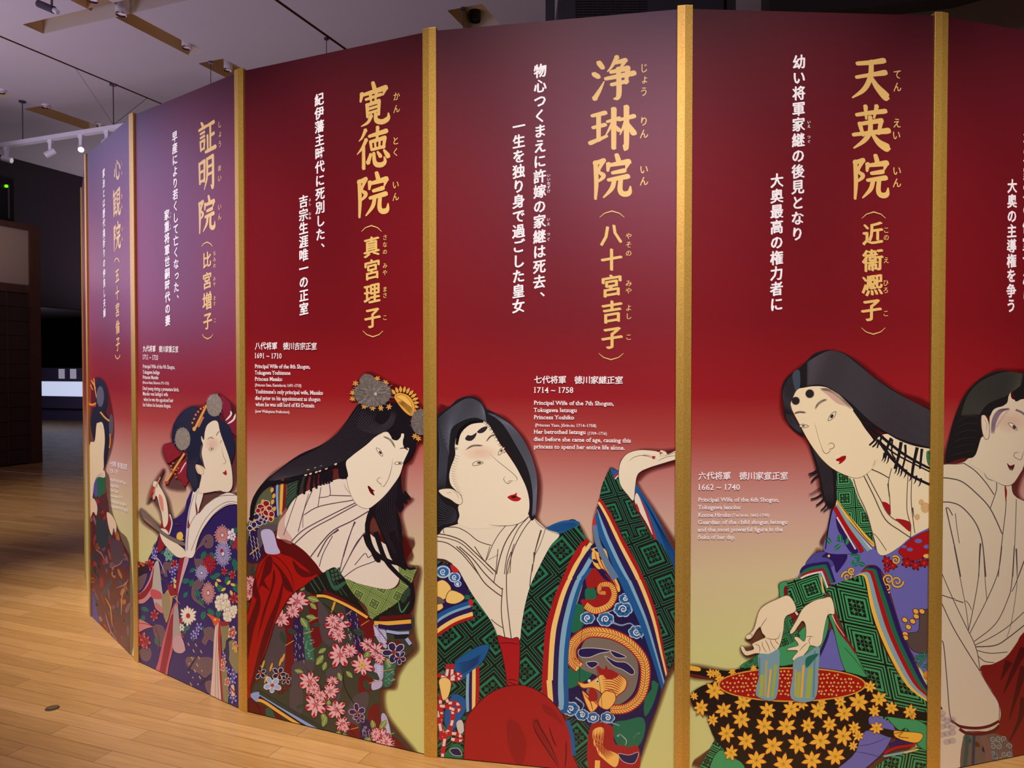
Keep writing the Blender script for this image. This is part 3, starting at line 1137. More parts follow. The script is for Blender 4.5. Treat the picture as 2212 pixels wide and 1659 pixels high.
# title characters as brush strokes: x,y,width on a 100 x 100 square, y down
BRUSH = {
    '天': '16,14,7 50,11,8 84,6,10/14,46,6 50,40,7 88,34,10/52,10,9 50,45,10 34,74,9 4,94,3/52,44,5 66,66,10 92,91,14 99,95,3',
    '英': '14,22,6 50,17,7 86,13,8/36,4,8 38,30,4/64,3,8 58,28,4/22,42,8 30,66,6/24,42,6 74,34,8/76,34,9 70,62,6/6,66,6 50,61,7 94,56,10/48,28,8 48,58,9 34,78,8 8,95,3/52,62,5 70,82,10 92,94,13 99,96,3',
    '院': '12,14,8 14,60,8 12,98,5/10,16,7 *32,10,8 20,34,5 32,46,8 20,58,4/64,0,8 68,12,9/44,20,9 42,34,5/46,22,6 *92,16,10 86,32,3/54,40,6 82,36,8/44,56,6 90,50,9/58,56,8 52,76,8 32,96,3/74,54,8 72,80,9 80,90,9 94,88,9 97,74,3',
    '浄': '16,12,9 24,22,8/4,36,8 14,42,8/6,90,9 18,72,6 28,54,2/58,2,8 46,22,5 36,32,2/54,14,6 *78,10,8 66,28,4/44,34,6 *84,28,9 80,60,6/32,48,6 98,40,9/46,62,6 82,57,7/62,28,8 63,86,9 52,94,3',
    '琳': '6,18,6 34,13,8/8,46,6 34,41,7/2,82,8 38,68,5/20,16,8 20,76,7/40,34,5 66,28,7/54,6,9 54,96,8/53,36,7 36,66,2/56,44,4 66,56,7/66,32,5 98,25,8/82,3,9 82,96,8 76,92,3/81,36,7 68,66,2/84,40,5 98,64,10',
    '寛': '50,0,8 54,12,9/16,22,9 12,38,5/18,24,6 *88,16,10 80,32,3/28,36,5 74,30,6/42,26,7 44,44,4/60,24,7 57,42,4/32,50,8 33,78,6/33,50,6 *68,45,8 67,76,6/36,60,5 64,57,5/36,70,5 64,67,5/44,78,8 34,92,6 14,99,2/58,76,8 60,90,9 78,96,9 95,90,9 96,78,3',
    '徳': '28,4,8 18,20,5 8,28,2/30,28,8 18,46,6 2,60,2/22,44,7 22,96,8/40,20,6 92,13,9/66,2,8 64,28,6/44,34,7 47,54,5/44,34,6 *88,29,8 84,52,6/58,34,5 59,52,5/72,32,5 71,51,5/47,54,5 86,50,6/44,66,7 36,84,9/54,64,7 58,88,9 76,94,9 88,88,8 86,76,3/66,62,5 74,72,8/86,60,5 97,74,10',
    '証': '18,2,6 26,10,9/4,22,6 44,16,8/12,34,5 36,31,6/12,46,5 36,43,6/12,58,7 14,84,6/12,58,5 *36,55,7 33,80,6/14,82,5 34,79,6/48,16,6 90,11,9/70,14,8 70,86,7/71,48,6 90,44,8/54,46,8 55,88,6/42,92,7 98,85,10',
    '明': '10,18,8 12,76,7/10,18,6 *40,13,9 38,72,7/13,44,6 38,40,6/13,72,6 38,68,6/54,10,8 54,60,8 38,96,3/54,10,6 *88,5,9 87,92,9 76,88,3/56,34,6 86,30,6/56,56,6 86,52,6',
    '心': '14,44,7 6,70,10/34,24,7 38,74,9 58,90,10 80,82,9 80,66,3/48,10,5 60,26,9/76,26,5 96,52,11',
    '観': '14,6,8 4,28,3/10,20,5 46,15,7/24,18,6 8,46,3/14,38,7 14,92,7/14,40,5 46,36,6/16,54,5 42,51,5/16,68,5 42,65,5/14,86,5 48,82,7/30,26,6 30,84,6/58,12,7 58,62,6/58,12,6 *90,8,9 88,60,6/60,28,5 86,25,5/60,44,5 86,41,5/60,60,5 86,57,5/64,64,8 58,82,7 44,96,3/78,62,8 76,88,9 88,95,9 98,88,8 98,78,3',
}

GOLD_INK, WHITE_INK, PALE_INK = '#e3bd72', '#fbf7ff', '#f6eef4'

# ================================================================== lettering of each panel
NAMES = {
    1: 'narrow purple panel seen almost edge-on at far left, lady with grey hair ornaments',
    2: 'purple panel with a lady holding a brush and a flower-patterned robe',
    3: 'dark red panel with a long-haired lady bowing in red robe and pink blossoms',
    4: 'red panel with a white-robed lady looking up, hand raised, red skirt',
    5: 'red panel with a long-haired lady washing hands over a black and yellow bowl',
    6: 'cropped panel at the right edge, lady in white robe and dark red skirt',
    0: 'edge-on panel behind the far left gold post, only a sliver showing',
}
PANELS = {}
for i in (0, 1, 2, 3, 4, 5, 6):
    PANELS[i] = Art(i + 1, NAMES[i])


def lettering(a, big, mids, rubies, cols, smallruby, paren):
    a.part('title_lettering', label='gold lettering')
    for ch, x, y, h, w in big: a.brush(GOLD_INK, ch, x, y, h, w)
    for ch, x, y, h, w in mids: a.kanji(GOLD_INK, ch, x, y, h, wide=w, bold=0.006, nib=0.05, shear=0.14)
    for txt, x0, y0, x1, y1, h, w in rubies: a.column(GOLD_INK, txt, x0, y0, x1, y1, h, wide=w, bold=0.0, nib=0.03, shear=0.06)
    for x, y, w, h, up in paren: a.paren(GOLD_INK, x, y, w, h, up)
    a.part('description_lettering', label='white vertical lettering')
    for txt, x0, y0, x1, y1, h, w in cols: a.column(WHITE_INK, txt, x0, y0, x1, y1, h, wide=w, bold=0.010, nib=0.045, shear=0.13)
    for txt, x0, y0, x1, y1, h, w in smallruby: a.column(WHITE_INK, txt, x0, y0, x1, y1, h, wide=w, bold=0.0, nib=0.03)


def caption(a, head, years, lines):
    a.part('caption_lettering', label='small white caption')
    t, xa, ya, xb, yb, h = head[:6]
    n = len(t)
    for i, ch in enumerate(t):
        if ch == ' ': continue
        f = (i + 0.5) / n
        a.kanji(PALE_INK, ch, xa + (xb - xa) * f, ya + (yb - ya) * f, h, wide=head[6] if len(head) > 6 else 1.0, bold=0.006, nib=0.03)
    t, xa, ya, xb, yb, h = years
    a.latin(PALE_INK, t, xa, ya, xb, yb, h, bold=0.012)
    for t, xa, ya, xb, yb, h in lines:
        a.latin(PALE_INK, t, xa, ya, xb, yb, h, bold=0.012 if h < 8 else 0.018)


lettering(PANELS[5],
    [('天', 1880, 171, 92, .93), ('英', 1881, 276, 98, .90), ('院', 1879, 384, 94, .92)],
    [('近', 1885, 505, 50, .95), ('衞', 1885, 562, 50, .95), ('凞', 1884, 616, 48, 1.0), ('子', 1882, 669, 50, .95)],
    [('てん', 1938, 161, 1938, 188, 23, .85), ('えい', 1937, 266, 1936, 292, 23, .85), ('いん', 1937, 369, 1937, 395, 23, .9),
     ('この', 1914, 497, 1914, 513, 15, .9), ('え', 1914, 562, 1914, 562, 15, .9), ('ひろ', 1913, 611, 1913, 627, 15, .9), ('こ', 1913, 677, 1913, 677, 15, .9)],
    [('幼い将軍家継の後見となり', 1726, 134, 1722, 505, 32, .92), ('大奥最高の権力者に', 1678, 390, 1677, 657, 32, .92)],
    [('いえ', 1747, 264, 1747, 273, 8, 1), ('つぐ', 1747, 296, 1747, 306, 8, 1)],
    [(1887, 465, 52, 14, True), (1886, 715, 52, 14, False)])
caption(PANELS[5], ('六代将軍 徳川家宣正室', 1508, 1027.5, 1702, 1027.5, 18), ('1662 ~ 1740', 1508, 1052, 1598, 1052, 12),
    [('Principal Wife of the 6th Shogun,', 1507.5, 1079, 1682, 1079, 8.6), ('Tokugawa Ienobu', 1507.5, 1095.5, 1599, 1095.5, 8.6),
     ('Konoe Hiroko', 1507.5, 1112, 1578, 1112, 8.6), ("(Ten'ei-in; 1662-1740)", 1580.5, 1112.5, 1661.5, 1112.5, 6.2),
     ('Guardian of the child shogun Ietsugu', 1507.5, 1127.7, 1701, 1127.2, 8.6), ('and the most powerful figure in the', 1507, 1143.8, 1690.5, 1143, 8.6),
     ('ōoku of her day.', 1507, 1160, 1588, 1160, 8.6)])

lettering(PANELS[4],
    [('浄', 1325, 171, 97, .94), ('琳', 1322, 277, 92, 1.05), ('院', 1320, 383, 93, .95)],
    [('八', 1320, 506, 48, 1.0), ('十', 1321, 561, 50, .95), ('宮', 1321, 617, 50, .95), ('吉', 1322, 673, 50, .95), ('子', 1322, 729, 50, .95)],
    [('じょう', 1391, 147, 1391, 198, 22, .8), ('りん', 1391, 262, 1391, 289, 22, .9), ('いん', 1391, 366, 1391, 391, 22, .9),
     ('やその', 1358, 510, 1358, 547, 15, .95), ('みや', 1358, 612, 1358, 628, 15, .95), ('よし', 1358, 665, 1358, 683, 15, .95), ('こ', 1358, 728, 1358, 728, 15, .95)],
    [('物心つくまえに許嫁の家継は死去、', 1167, 153, 1165, 641, 31, .92), ('一生を独り身で過ごした皇女', 1121, 273, 1120, 661, 31, .92)],
    [('いいなずけ', 1185.5, 379, 1185.5, 413, 8, 1), ('いえ', 1185, 474, 1185, 484, 8, 1), ('つぐ', 1185, 506, 1185, 517, 8, 1)],
    [(1322, 463, 54, 14, True), (1320, 770, 54, 14, False)])
caption(PANELS[4], ('七代将軍 徳川家継正室', 1153.4, 820, 1345.7, 821, 18), ('1714 ~ 1758', 1153.4, 842.5, 1238.5, 842.5, 12),
    [('Principal Wife of the 7th Shogun,', 1153, 869.8, 1326, 871.5, 8.6), ('Tokugawa Ietsugu', 1153, 885.5, 1246.5, 886, 8.6), ('Princess Yoshiko', 1153, 901, 1240.5, 901.6, 8.6),
     ('(Princess Yaso, Jōrin-in; 1714–1758)', 1156, 918, 1288, 919.5, 6.2), ('Her betrothed Ietsugu', 1153, 932.5, 1265.6, 933.3, 8.6), ('(1709–1716)', 1269.5, 936, 1311, 936.3, 6.2),
     ('died before she came of age, causing this', 1153, 948, 1363, 951.5, 8.6), ('princess to spend her entire life alone.', 1153, 964, 1349.5, 967, 8.6)])

lettering(PANELS[3],
    [('寛', 806, 225, 90, .95), ('徳', 805, 320, 88, .95), ('院', 804, 422, 92, .95)],
    [('真', 803, 533, 46, .95), ('宮', 804, 582, 46, .95), ('理', 804, 634, 46, .95), ('子', 805, 686, 46, .95)],
    [('かん', 857, 208, 857, 235, 20, .9), ('とく', 855, 304, 855, 329, 20, .9), ('いん', 855, 399, 855, 425, 20, .9),
     ('さなの', 832, 513, 832, 544, 13, .95), ('みや', 832, 574, 832, 589, 13, .95), ('まさ', 832, 625, 832, 638, 13, .95), ('こ', 832, 686, 832, 686, 13, .95)],
    [('紀伊藩主時代に死別した、', 690, 215, 693, 535, 28, .92), ('吉宗生涯唯一の正室', 656, 435, 657, 667, 28, .92)],
    [('よし', 670, 432, 670, 441, 7, 1), ('むね', 670, 462, 670, 471, 7, 1)],
    [(803, 494, 44, 13, True), (806, 721, 44, 13, False)])
caption(PANELS[3], ('八代将軍 徳川吉宗正室', 551, 747, 685, 748, 17, .92), ('1691 ~ 1710', 551, 768, 609, 769, 11),
    [('Principal Wife of the 8th Shogun,', 551, 791, 670.6, 792, 8.2), ('Tokugawa Yoshimune', 551, 804.8, 628, 805.5, 8.2), ('Princess Masako', 551, 818.3, 610.4, 819, 8.2),
     ('(Princess Sana, Kantoku-in; 1691–1710)', 551.5, 831.5, 651.5, 833, 6), ("Yoshimune's only principal wife, Masako", 551.5, 845.5, 698.5, 848.5, 8.2),
     ('died prior to his appointment as shogun', 551.5, 859.5, 693, 862.5, 8.2), ('when he was still lord of Kii Domain', 552, 873, 680, 876, 8.2), ('(now Wakayama Prefecture).', 552, 888, 627, 890, 6)])

lettering(PANELS[2],
    [('証', 447, 297, 73, .92), ('明', 446, 374, 74, .92), ('院', 446, 464, 76, .92)],
    [('比', 447.5, 561, 36, .95), ('宮', 448, 606, 38, .95), ('増', 448, 650, 40, .95), ('子', 449, 693, 38, .95)],
    [('しょう', 475, 269, 475.5, 311, 16, .9), ('めい', 475, 363, 475, 385, 16, .9), ('いん', 475, 447, 475, 468, 16, .9),
     ('なみの', 464, 547, 464, 574, 11, .95), ('みや', 464, 602, 464, 614, 11, .95), ('ます', 464, 644, 464, 656, 11, .95), ('こ', 465, 692, 465, 692, 11, .95)],
    [('早産により若くして亡くなった、', 378, 295, 382, 645, 24, .92), ('家重将軍世嗣時代の妻', 361, 464, 363, 692, 24, .92)],
    [('いえ', 369, 460, 369, 468, 6, 1), ('しげ', 369, 486, 369, 494, 6, 1)],
    [(448, 528, 24, 10, True), (449, 727, 24, 10, False)])
caption(PANELS[2], ('九代将軍 徳川家重正室', 309, 753, 386, 754.5, 15, .92), ('1711 ~ 1733', 309, 771, 342, 772.5, 10),
    [('Principal Wife of the 9th Shogun,', 309, 791, 378.5, 793, 7.6), ('Tokugawa Ieshige', 309, 803.5, 345.5, 804.5, 7.6), ('Princess Masuko', 309, 814.5, 343, 815.5, 7.6),
     ('(Princess Nami, Shōmei-in; 1711–1733)', 309, 826, 365.5, 828, 5.6), ('Died young during a premature birth.', 309, 838.5, 387.5, 841.5, 7.6), ("Masuko was Ieshige's wife", 309, 850, 363.5, 852, 7.6),
     ('when he was the appointed heir', 310.5, 862.3, 375, 865, 7.6), ('but before he became shogun.', 309, 873.8, 370, 876.7, 7.6)])

lettering(PANELS[1],
    [('心', 253, 366, 50, 1.0), ('観', 252, 437, 62, 1.0), ('院', 253, 511, 60, 1.0)],
    [('五', 254, 595, 32, 1.0), ('十', 254, 633, 32, 1.0), ('宮', 254.3, 669, 32, 1.0), ('倫', 254.7, 706, 32, 1.0), ('子', 255, 743, 32, 1.0)],
    [('しん', 264, 352, 264, 372, 13, 1), ('かん', 264, 424, 264, 445, 13, 1), ('いん', 265, 494, 265, 515, 13, 1)],
    [('家治とは歴代指折りの仲良し夫婦', 224.5, 374, 226.3, 676, 20, 1.0)], [],
    [(253, 562, 11, 9, True), (254.5, 771, 11, 9, False)])
caption(PANELS[1], ('十代将軍 徳川家治正室', 238, 1001, 275, 1009, 13, 1.0), ('1738 ~ 1771', 238, 1017, 256, 1021, 8),
    [('Principal Wife of the 10th Shogun,', 238, 1035, 272.5, 1043, 6.5), ('Tokugawa Ieharu', 238, 1047, 256, 1051, 6.5), ('Princess Tomoko', 238, 1058, 255.5, 1062, 6.5),
     ('(Princess Iso, Shinkan-in; 1738–1771)', 238, 1070, 265, 1075, 5), ('A loving couple throughout', 238, 1081, 274, 1090, 6.5), ('the generations of shoguns', 238, 1092, 277, 1102, 6.5)])

a = PANELS[6]
a.part('description_lettering', label='white vertical lettering')
a.column(WHITE_INK, '大奥の主導権を争う', 2186.5, 402, 2184, 660, 31, wide=.9, bold=.016, nib=.04)
a.column(WHITE_INK, '将軍家宣の側室であり', 2221, 300, 2218, 640, 31, wide=.9, bold=.016, nib=.04)

# ================================================================== narrow panel far left: lady with grey hair ornaments, seen almost edge-on
a = PANELS[1]
a.part('printed_figure', label='printed lady in maroon robe with grey hair ornaments')
F = (180, 780, 2.55)
a.frame(*F)
a.halo('40,240 55,100 100,92 132,150 160,290 165,400 150,490 120,590 140,640 150,800 190,920 255,1050 255,1640 30,1420 30,600', 3, 5, steps=(1, 3, 5), col='#5a1a26@0.24')
a.part('robe', 'printed_figure', label='maroon patterned robe')
a.poly('#53161f', '60,650 110,615 122,650 130,760 150,850 190,920 215,990 *256,1065 *256,1750 *30,1500 *30,760')
MC = ['#2a3a4a', '#6a4a5a', '#8a2c2a', '#22303a', '#a86a3a', '#3a2a5a', '#7a5a60', '#1f4038', '#8a1e26']
for k in range(150):
    y = 640 + a.rnd.random() * 900; x = 34 + a.rnd.random() * min(218, 70 + max(0, y - 640) * 0.32)
    if y > 1400 + (x - 34) * 1.1 or (x > 120 and y < 760 + (x - 120) * 2.6): continue
    a.dot(MC[k % 9], x, y, 4 + a.rnd.random() * 9, 8 + a.rnd.random() * 30, n=9, rot=a.rnd.uniform(-.5, .5)); a.layer -= 1
a.up()
a.poly('#4a4e9a', '60,660 80,650 78,740 62,735'); a.poly('#1f6048', '80,640 118,640 122,720 100,745 80,740'); a.poly('#53222c', '95,745 130,740 140,850 95,800')
a.poly('#3a3a8a', '34,1240 50,1260 90,1430 120,1540 60,1480 34,1420'); a.poly('#24343c', '80,860 130,900 140,1000 100,1030 70,960'); a.poly('#4d3a44', '150,990 215,1000 220,1090 170,1120')
a.lines('#b08088', 4, '70,1040 100,1060 120,1100', '150,1140 200,1120 220,1090', '180,1250 230,1230 250,1200', '120,1380 150,1480 200,1560'); a.lines('#c8883a', 5, '120,1300 150,1360 160,1460', '140,1380 180,1500', '100,1280 120,1340', '230,1240 215,1300 210,1400')
a.part('under_robe', 'printed_figure', label='cream collar')
a.poly('#e0cdb4', '112,600 120,640 80,640 62,680 48,770 *30,760 *30,700 60,640'); a.lines('#7a6050', 2.4, '112,615 75,640 50,720', '116,628 84,640 64,670')
a.part('hair', 'printed_figure', label='black hair')
a.poly('#1f2034', '75,105 100,96 130,150 136,230 126,280 150,330 146,440 128,560 110,582 118,460 108,345 80,350 64,440 50,400 40,330 55,260 70,210')
a.part('face', 'printed_figure', label='pale face')
a.poly('#e3cdaa', '74,352 84,340 108,342 120,420 114,520 110,602 62,645 *30,722 *30,540 40,450 64,440'); a.lines('#3a2c30', 3, '90,352 98,372', '92,450 104,465', '104,430 110,445'); a.lines('#4a3034', 3, '62,520 72,530', '88,510 94,530', '96,350 104,372')
a.part('hand', 'printed_figure', label='pale upper hand'); a.poly('#e0c6a8', '40,765 62,760 78,800 74,850 56,830 40,860')
a.part('hand', 'printed_figure', label='pale lower hand', new=True); a.poly('#e0c6a8', '130,835 160,850 184,900 180,950 168,920 160,960 142,920', line='#6b5040', lw=2)
a.part('hair_ornament', 'printed_figure', label='grey tassels and gold pins')
a.pompom(['#5f5c70', '#6d6a7c', '#4f4c60'], 95, 195, 24, 66, 50); a.pompom(['#5a5260', '#6a626e', '#4a4450'], 155, 355, 14, 74, 40)
for p in ('45,105 60,130 72,190', '60,95 66,150 74,200', '40,130 55,160', '50,115 70,150'): a.line('#d89a48', p, 6, 4)
a.line('#c86a2a', '22,225 45,240 70,240', 12); a.line('#e0a848', '25,235 50,240 72,230', 6); a.line('#dc9a3c', '95,280 120,310 145,330', 9); a.line('#d08838', '148,400 150,440 145,480', 7); a.line('#a8242a', '40,250 70,248', 8)

# ================================================================== panel: lady with a brush and a flower-patterned robe
a = PANELS[2]
F1, F2 = (280, 820, 4.608), (280, 1150, 4.252)
SK2, W2, L2, V2, H2 = '#e6d8c0', '#e6dccf', '#6b5648', '#2c1e5e', '#1d2038'
RB, PINK = '#8f1d28', '#c4707a'
a.part('printed_figure', label='printed lady writing, robe covered with chrysanthemums')
a.frame(*F1)
a.halo('430,520 520,330 620,268 750,250 850,140 930,180 1080,300 1110,400 1110,800 1035,1050 1000,1115 1110,1160 1110,1660 280,1660 300,1530 140,1395 110,1290 300,1450 320,1330 240,1190 190,1220 230,1060 340,890 300,1040 370,1190 430,1380 540,1300 640,1120 560,1000 540,1070 370,1040 430,920 345,740 350,650 430,620', 8, 14, steps=(5, 14, 24, 36), col='#5a1a26@0.24')
a.part('robe', 'printed_figure', label='violet robe with chrysanthemums')
a.frame(*F2)
a.poly(V2, '590,-370 530,-300 500,-190 400,-120 385,-180 360,-150 300,0 270,30 235,130 175,240 165,295 *30,250 *30,1760 *1030,1760 *1030,-280 860,-260 700,-100 600,100')
def cloud(p, c='#6a5358'): a.poly(c, p, line='#8f5f58', lw=4)
cloud('690,40 740,20 770,60 760,130 710,140 690,110 720,80 700,70 680,110 620,160 600,240 680,250 700,330 620,330 600,200 650,110')
cloud('620,440 680,440 660,500 600,560 640,640 700,690 650,660 580,600 580,500')
cloud('690,890 750,870 790,920 780,1000 730,980 700,1030 670,1000 690,950')
cloud('530,1150 640,1150 760,1160 760,1290 700,1330 640,1290 570,1250 530,1220'); cloud('700,1380 760,1370 760,1480 720,1460')
cloud('290,410 320,280 380,290 370,350 340,340 350,440 300,430'); cloud('100,1080 180,1060 200,1130 160,1180 110,1150'); cloud('60,440 160,380 120,500 60,540'); cloud('220,870 300,860 330,950 280,1050')
for k in range(26): a.dot('#c8a070', 540 + (k * 47) % 130, 1020 + (k * 61) % 420, 6, 8); a.layer -= 1
a.up()
a.line('#14162c', '540,1270 580,1200 640,1120', 24, 8); a.line('#14162c', '650,1400 720,1330 760,1290', 26, 8)
# leaves
for x, y, l, t in ((700, 170, 80, 2.0), (740, 180, 80, 1.0), (880, 210, 70, 0.6), (800, 220, 70, 2.6), (960, 240, 80, 1.4), (930, 60, 70, 1.2), (560, 440, 80, 3.0), (590, 430, 70, 2.0), (610, 520, 80, 1.2), (640, 600, 70, 1.0), (800, 480, 90, 0.8), (840, 380, 70, 2.8), (900, 370, 80, .3), (900, 400, 80, 1.6),
                   (690, 720, 80, 1.8), (720, 700, 80, .8), (820, 700, 80, 1.6), (870, 770, 80, 1.0), (640, 860, 60, .6), (560, 860, 70, 2.6), (590, 900, 90, 1.6), (480, 860, 60, 3.0), (490, 870, 60, 1.2), (960, 460, 90, 1.2), (500, 600, 60, -1), (740, 400, 60, .4), (110, 690, 70, 0.4), (140, 760, 70, 2), (240, 960, 80, 1.2), (940, 30, 80, -1.0),
                   (370, 200, 60, 0.2), (350, 180, 60, 3.0), (380, 230, 60, 1.3), (610, 330, 60, 2.6), (990, 300, 60, 2.0)):
    a.leaf('#1f7058', x, y, l * 1.1, l * 0.62, t, '#0e3a30')
# blossoms
RM, PM = ('#a32030', '#e6c4bc'), ('#4a3f9a', '#d8d0e4')
a.mum(855, 25, 100, 20, *RM, squash=0.78); a.mum(860, 195, 130, 22, *PM, squash=0.62); a.dot('#a32030', 850, 168, 14, 18)
a.mum(735, 290, 100, 14, '#b0222c', '#7a1420', '#b0222c', squash=0.72); a.mum(665, 370, 75, 18, *PM, squash=0.85); a.mum(725, 555, 110, 20, *RM, squash=0.62)
a.blossom(541, 765, 92, 15, '#ece2cc', None, None, outline='#6b5a6a', squash=0.84, slim=0.8); a.dot('#b0222c', 541, 765, 20, 24)
for x, y, r in ((860, 630, 84), (830, 660, 60), (890, 670, 64), (935, 730, 70), (905, 770, 60), (960, 710, 50)):
    a.blossom(x, y, r, 7, '#ece2cc', None, '#d8c48a', outline='#8a7a66', squash=0.8, slim=0.9)
for x, y, r in ((940, 20, 60), (990, 100, 70), (955, 40, 40)): a.blossom(x, y, r, 5, '#e6dce6' if r < 65 else '#a82430', None, '#a82430', outline='#4a3a60', squash=0.75)
for x, y, r in ((960, 600, 60), (950, 390, 46), (875, 360, 40), (480, 950, 30), (470, 810, 30), (110, 990, 80), (150, 1000, 70), (230, 760, 56), (190, 300, 60), (420, 290, 50), (385, 520, 50)):
    a.blossom(x, y, r, 6, '#a82430', '#d87a60', '#7a1420', outline='#4a1020', squash=0.75, rot=x)
for x, y, r in ((610, 930, 50), (640, 870, 46), (590, 950, 40), (400, 360, 44), (410, 440, 40), (440, 320, 36), (240, 170, 40), (230, 210, 40), (890, 900, 44), (880, 1010, 40), (880, 1130, 40), (900, 1270, 40), (960, 1300, 50), (950, 1370, 50), (960, 1520, 50), (930, 1470, 40)):
    a.blossom(x, y, r, 5, '#4f4bb0', '#c8c4e6', '#d8c060', outline='#241a50', squash=0.75, rot=y)
a.blossom(365, 200, 60, 6, '#4aa08a', None, '#a82430', outline='#d8d0e0', squash=0.75); a.blossom(485, 870, 40, 6, '#e6e0d0', None, '#1f7058', squash=0.75)
for x, y, t in ((900, 480, -0.9), (930, 470, 0.4), (930, 530, 1.2), (890, 510, 2.6), (800, 430, .4), (800, 450, 1.5), (410, 420, 1.2), (415, 470, 1.2), (455, 20, 1.0), (455, 50, .4)): a.leaf('#e3bf5a', x, y, 52, 28, t)
# red-edged panels, ribbons, tassels
a.poly('#c98a86', '250,270 215,330 180,440 120,540 50,580 50,630 130,650 220,560 280,430 275,300'); a.poly(RB, '225,330 205,420 150,520 60,590 60,620 140,600 210,500 250,400')
a.poly('#b8b0a4', '240,275 275,290 300,500 330,720 250,700 215,560 220,420'); a.poly('#c4525a', '205,520 290,550 300,610 210,600'); a.poly('#c47a78', '250,640 330,720 300,740 240,690')
a.lines('#d8d2d8', 6, '210,200 250,230 280,260 300,300 330,380', '200,230 260,250 270,310'); a.line(V2, '300,380 320,420 360,420', 30)
a.poly(RB, '475,200 520,160 530,230 490,360 450,560 435,640 430,500'); a.poly('#c9a3b4', '520,200 550,240 500,400 445,590 440,650 460,480')
a.poly('#b8965a', '330,560 380,520 400,620 350,820 330,780 340,660'); a.poly('#9c8a64', '300,600 360,560 380,700 330,800')
a.lines('#d8c070', 5, '370,570 420,600 470,660', '380,590 430,580 440,620'); a.poly(RB, '355,480 400,500 430,560 380,580')
a.poly('#c2626a', '395,700 440,640 450,700 420,900 400,1080 370,1200 350,1330 340,1400 210,1400 270,1180 300,1050 350,860'); a.poly(RB, '390,760 415,800 390,1020 340,1260 320,1400 260,1400 290,1220 340,960')
a.poly('#a89c94', '415,700 450,690 470,900 515,1060 510,1090 470,1110 410,1080 400,960'); a.poly('#c49aa0', '420,960 480,960 515,1070 470,1108 405,1060')
a.poly('#cf7f80', '55,800 130,810 220,860 250,860 160,880 60,920'); a.lines('#7a2a34', 6, '60,830 160,840 240,870', '60,870 140,870'); a.line('#8a3a30', '230,860 270,960 270,1070', 8)
a.poly('#5a2f2a', '*30,250 170,295 165,350 120,380 *30,420'); a.poly('#2a1a20', '60,300 170,300 150,360 70,400')
for x, y in ((70, 280), (110, 285), (130, 300), (85, 310)): a.dot('#d8562a', x, y, 14, 12)
a.poly('#d8bfae', '800,820 835,800 830,960 830,1240 850,1760 740,1760 770,1200 780,980'); a.lines('#8a6a60', 4, '815,830 800,1100 790,1700', '825,900 815,1300 830,1700'); a.line('#a82a20', '838,810 830,1000 850,1300 872,1620', 26)
a.poly('#8a8055', '845,830 920,850 910,980 860,1100 850,980'); a.poly('#8a8055', '920,1000 990,1020 1000,1290 930,1200 910,1100'); a.poly('#8a8055', '850,1180 890,1250 915,1420 900,1640 870,1560')
a.poly(RB, '840,820 920,820 910,850 850,860'); a.poly('#23284e', '890,1000 915,1000 920,1150 890,1150')
for x, y, r in ((950, 920, 60), (975, 1040, 40), (870, 1190, 40), (865, 1240, 36), (905, 1370, 40)): a.blossom(x, y, r, 5, '#b0282a', '#e6d0a0', '#e0b050', outline='#e8e0d8', squash=0.7)
a.line('#d8c8a0', '950,1400 960,1500', 30); a.line('#b0282a', '930,1420 980,1480', 14); a.line('#d8a040', '970,1040 985,1100', 26)
a.poly('#d8552a', '715,745 780,770 830,800 790,860 760,800'); a.dot('#e8b050', 790, 800, 12)
# ---- sleeves and arms
a.frame(*F1)
a.part('robe', 'printed_figure')
a.poly(RB, '330,1390 400,1340 420,1440 390,1560 330,1700 280,1700 310,1520'); a.line('#d8ccc4', '405,1340 428,1430 400,1540', 14)
a.dot('#5a2a2a', 480, 1440, 30, 8); a.poly('#e3bf5a', '480,1530 520,1515 540,1560 510,1600 475,1580', line='#8a6a20', lw=3)
a.part('hand', 'printed_figure', label='pale hand holding a brush')
a.poly(SK2, '240,1020 280,1015 305,1060 335,1110 370,1190 390,1320 385,1430 345,1470 325,1340 300,1250 280,1170 245,1130', line=L2, lw=3)
a.poly('#d98a7a', '300,1140 335,1180 345,1290 330,1310 300,1220'); a.lines(L2, 3, '245,1040 275,1050 290,1080', '250,1070 280,1085', '255,1100 285,1115', '325,1320 380,1325')
a.poly('#b04038', '215,1100 250,1060 260,1110 240,1160 210,1180'); a.poly('#ddb0a0', '240,1150 262,1130 258,1185 238,1190')
a.part('hand', 'printed_figure', label='pale forearm', new=True)
a.poly(SK2, '330,1480 380,1500 420,1580 550,1690 560,1760 470,1760 340,1620 300,1500', line=L2, lw=3)
a.part('brush', 'printed_figure', label='thin dark writing brush'); a.line('#5c2c26', '345,895 310,975', 18); a.line('#c88a72', '312,970 240,1130', 14, 8); a.line('#5c2c26', '240,1120 190,1235', 10, 3)
a.part('paper_roll', 'printed_figure', label='grey letter strip')
a.poly('#7a6a62', '110,1285 140,1300 240,1395 350,1520 550,1620 545,1655 400,1590 250,1480 145,1390', line='#4a3a36', lw=3); a.poly('#a0705a', '140,1370 220,1420 250,1470 160,1400')
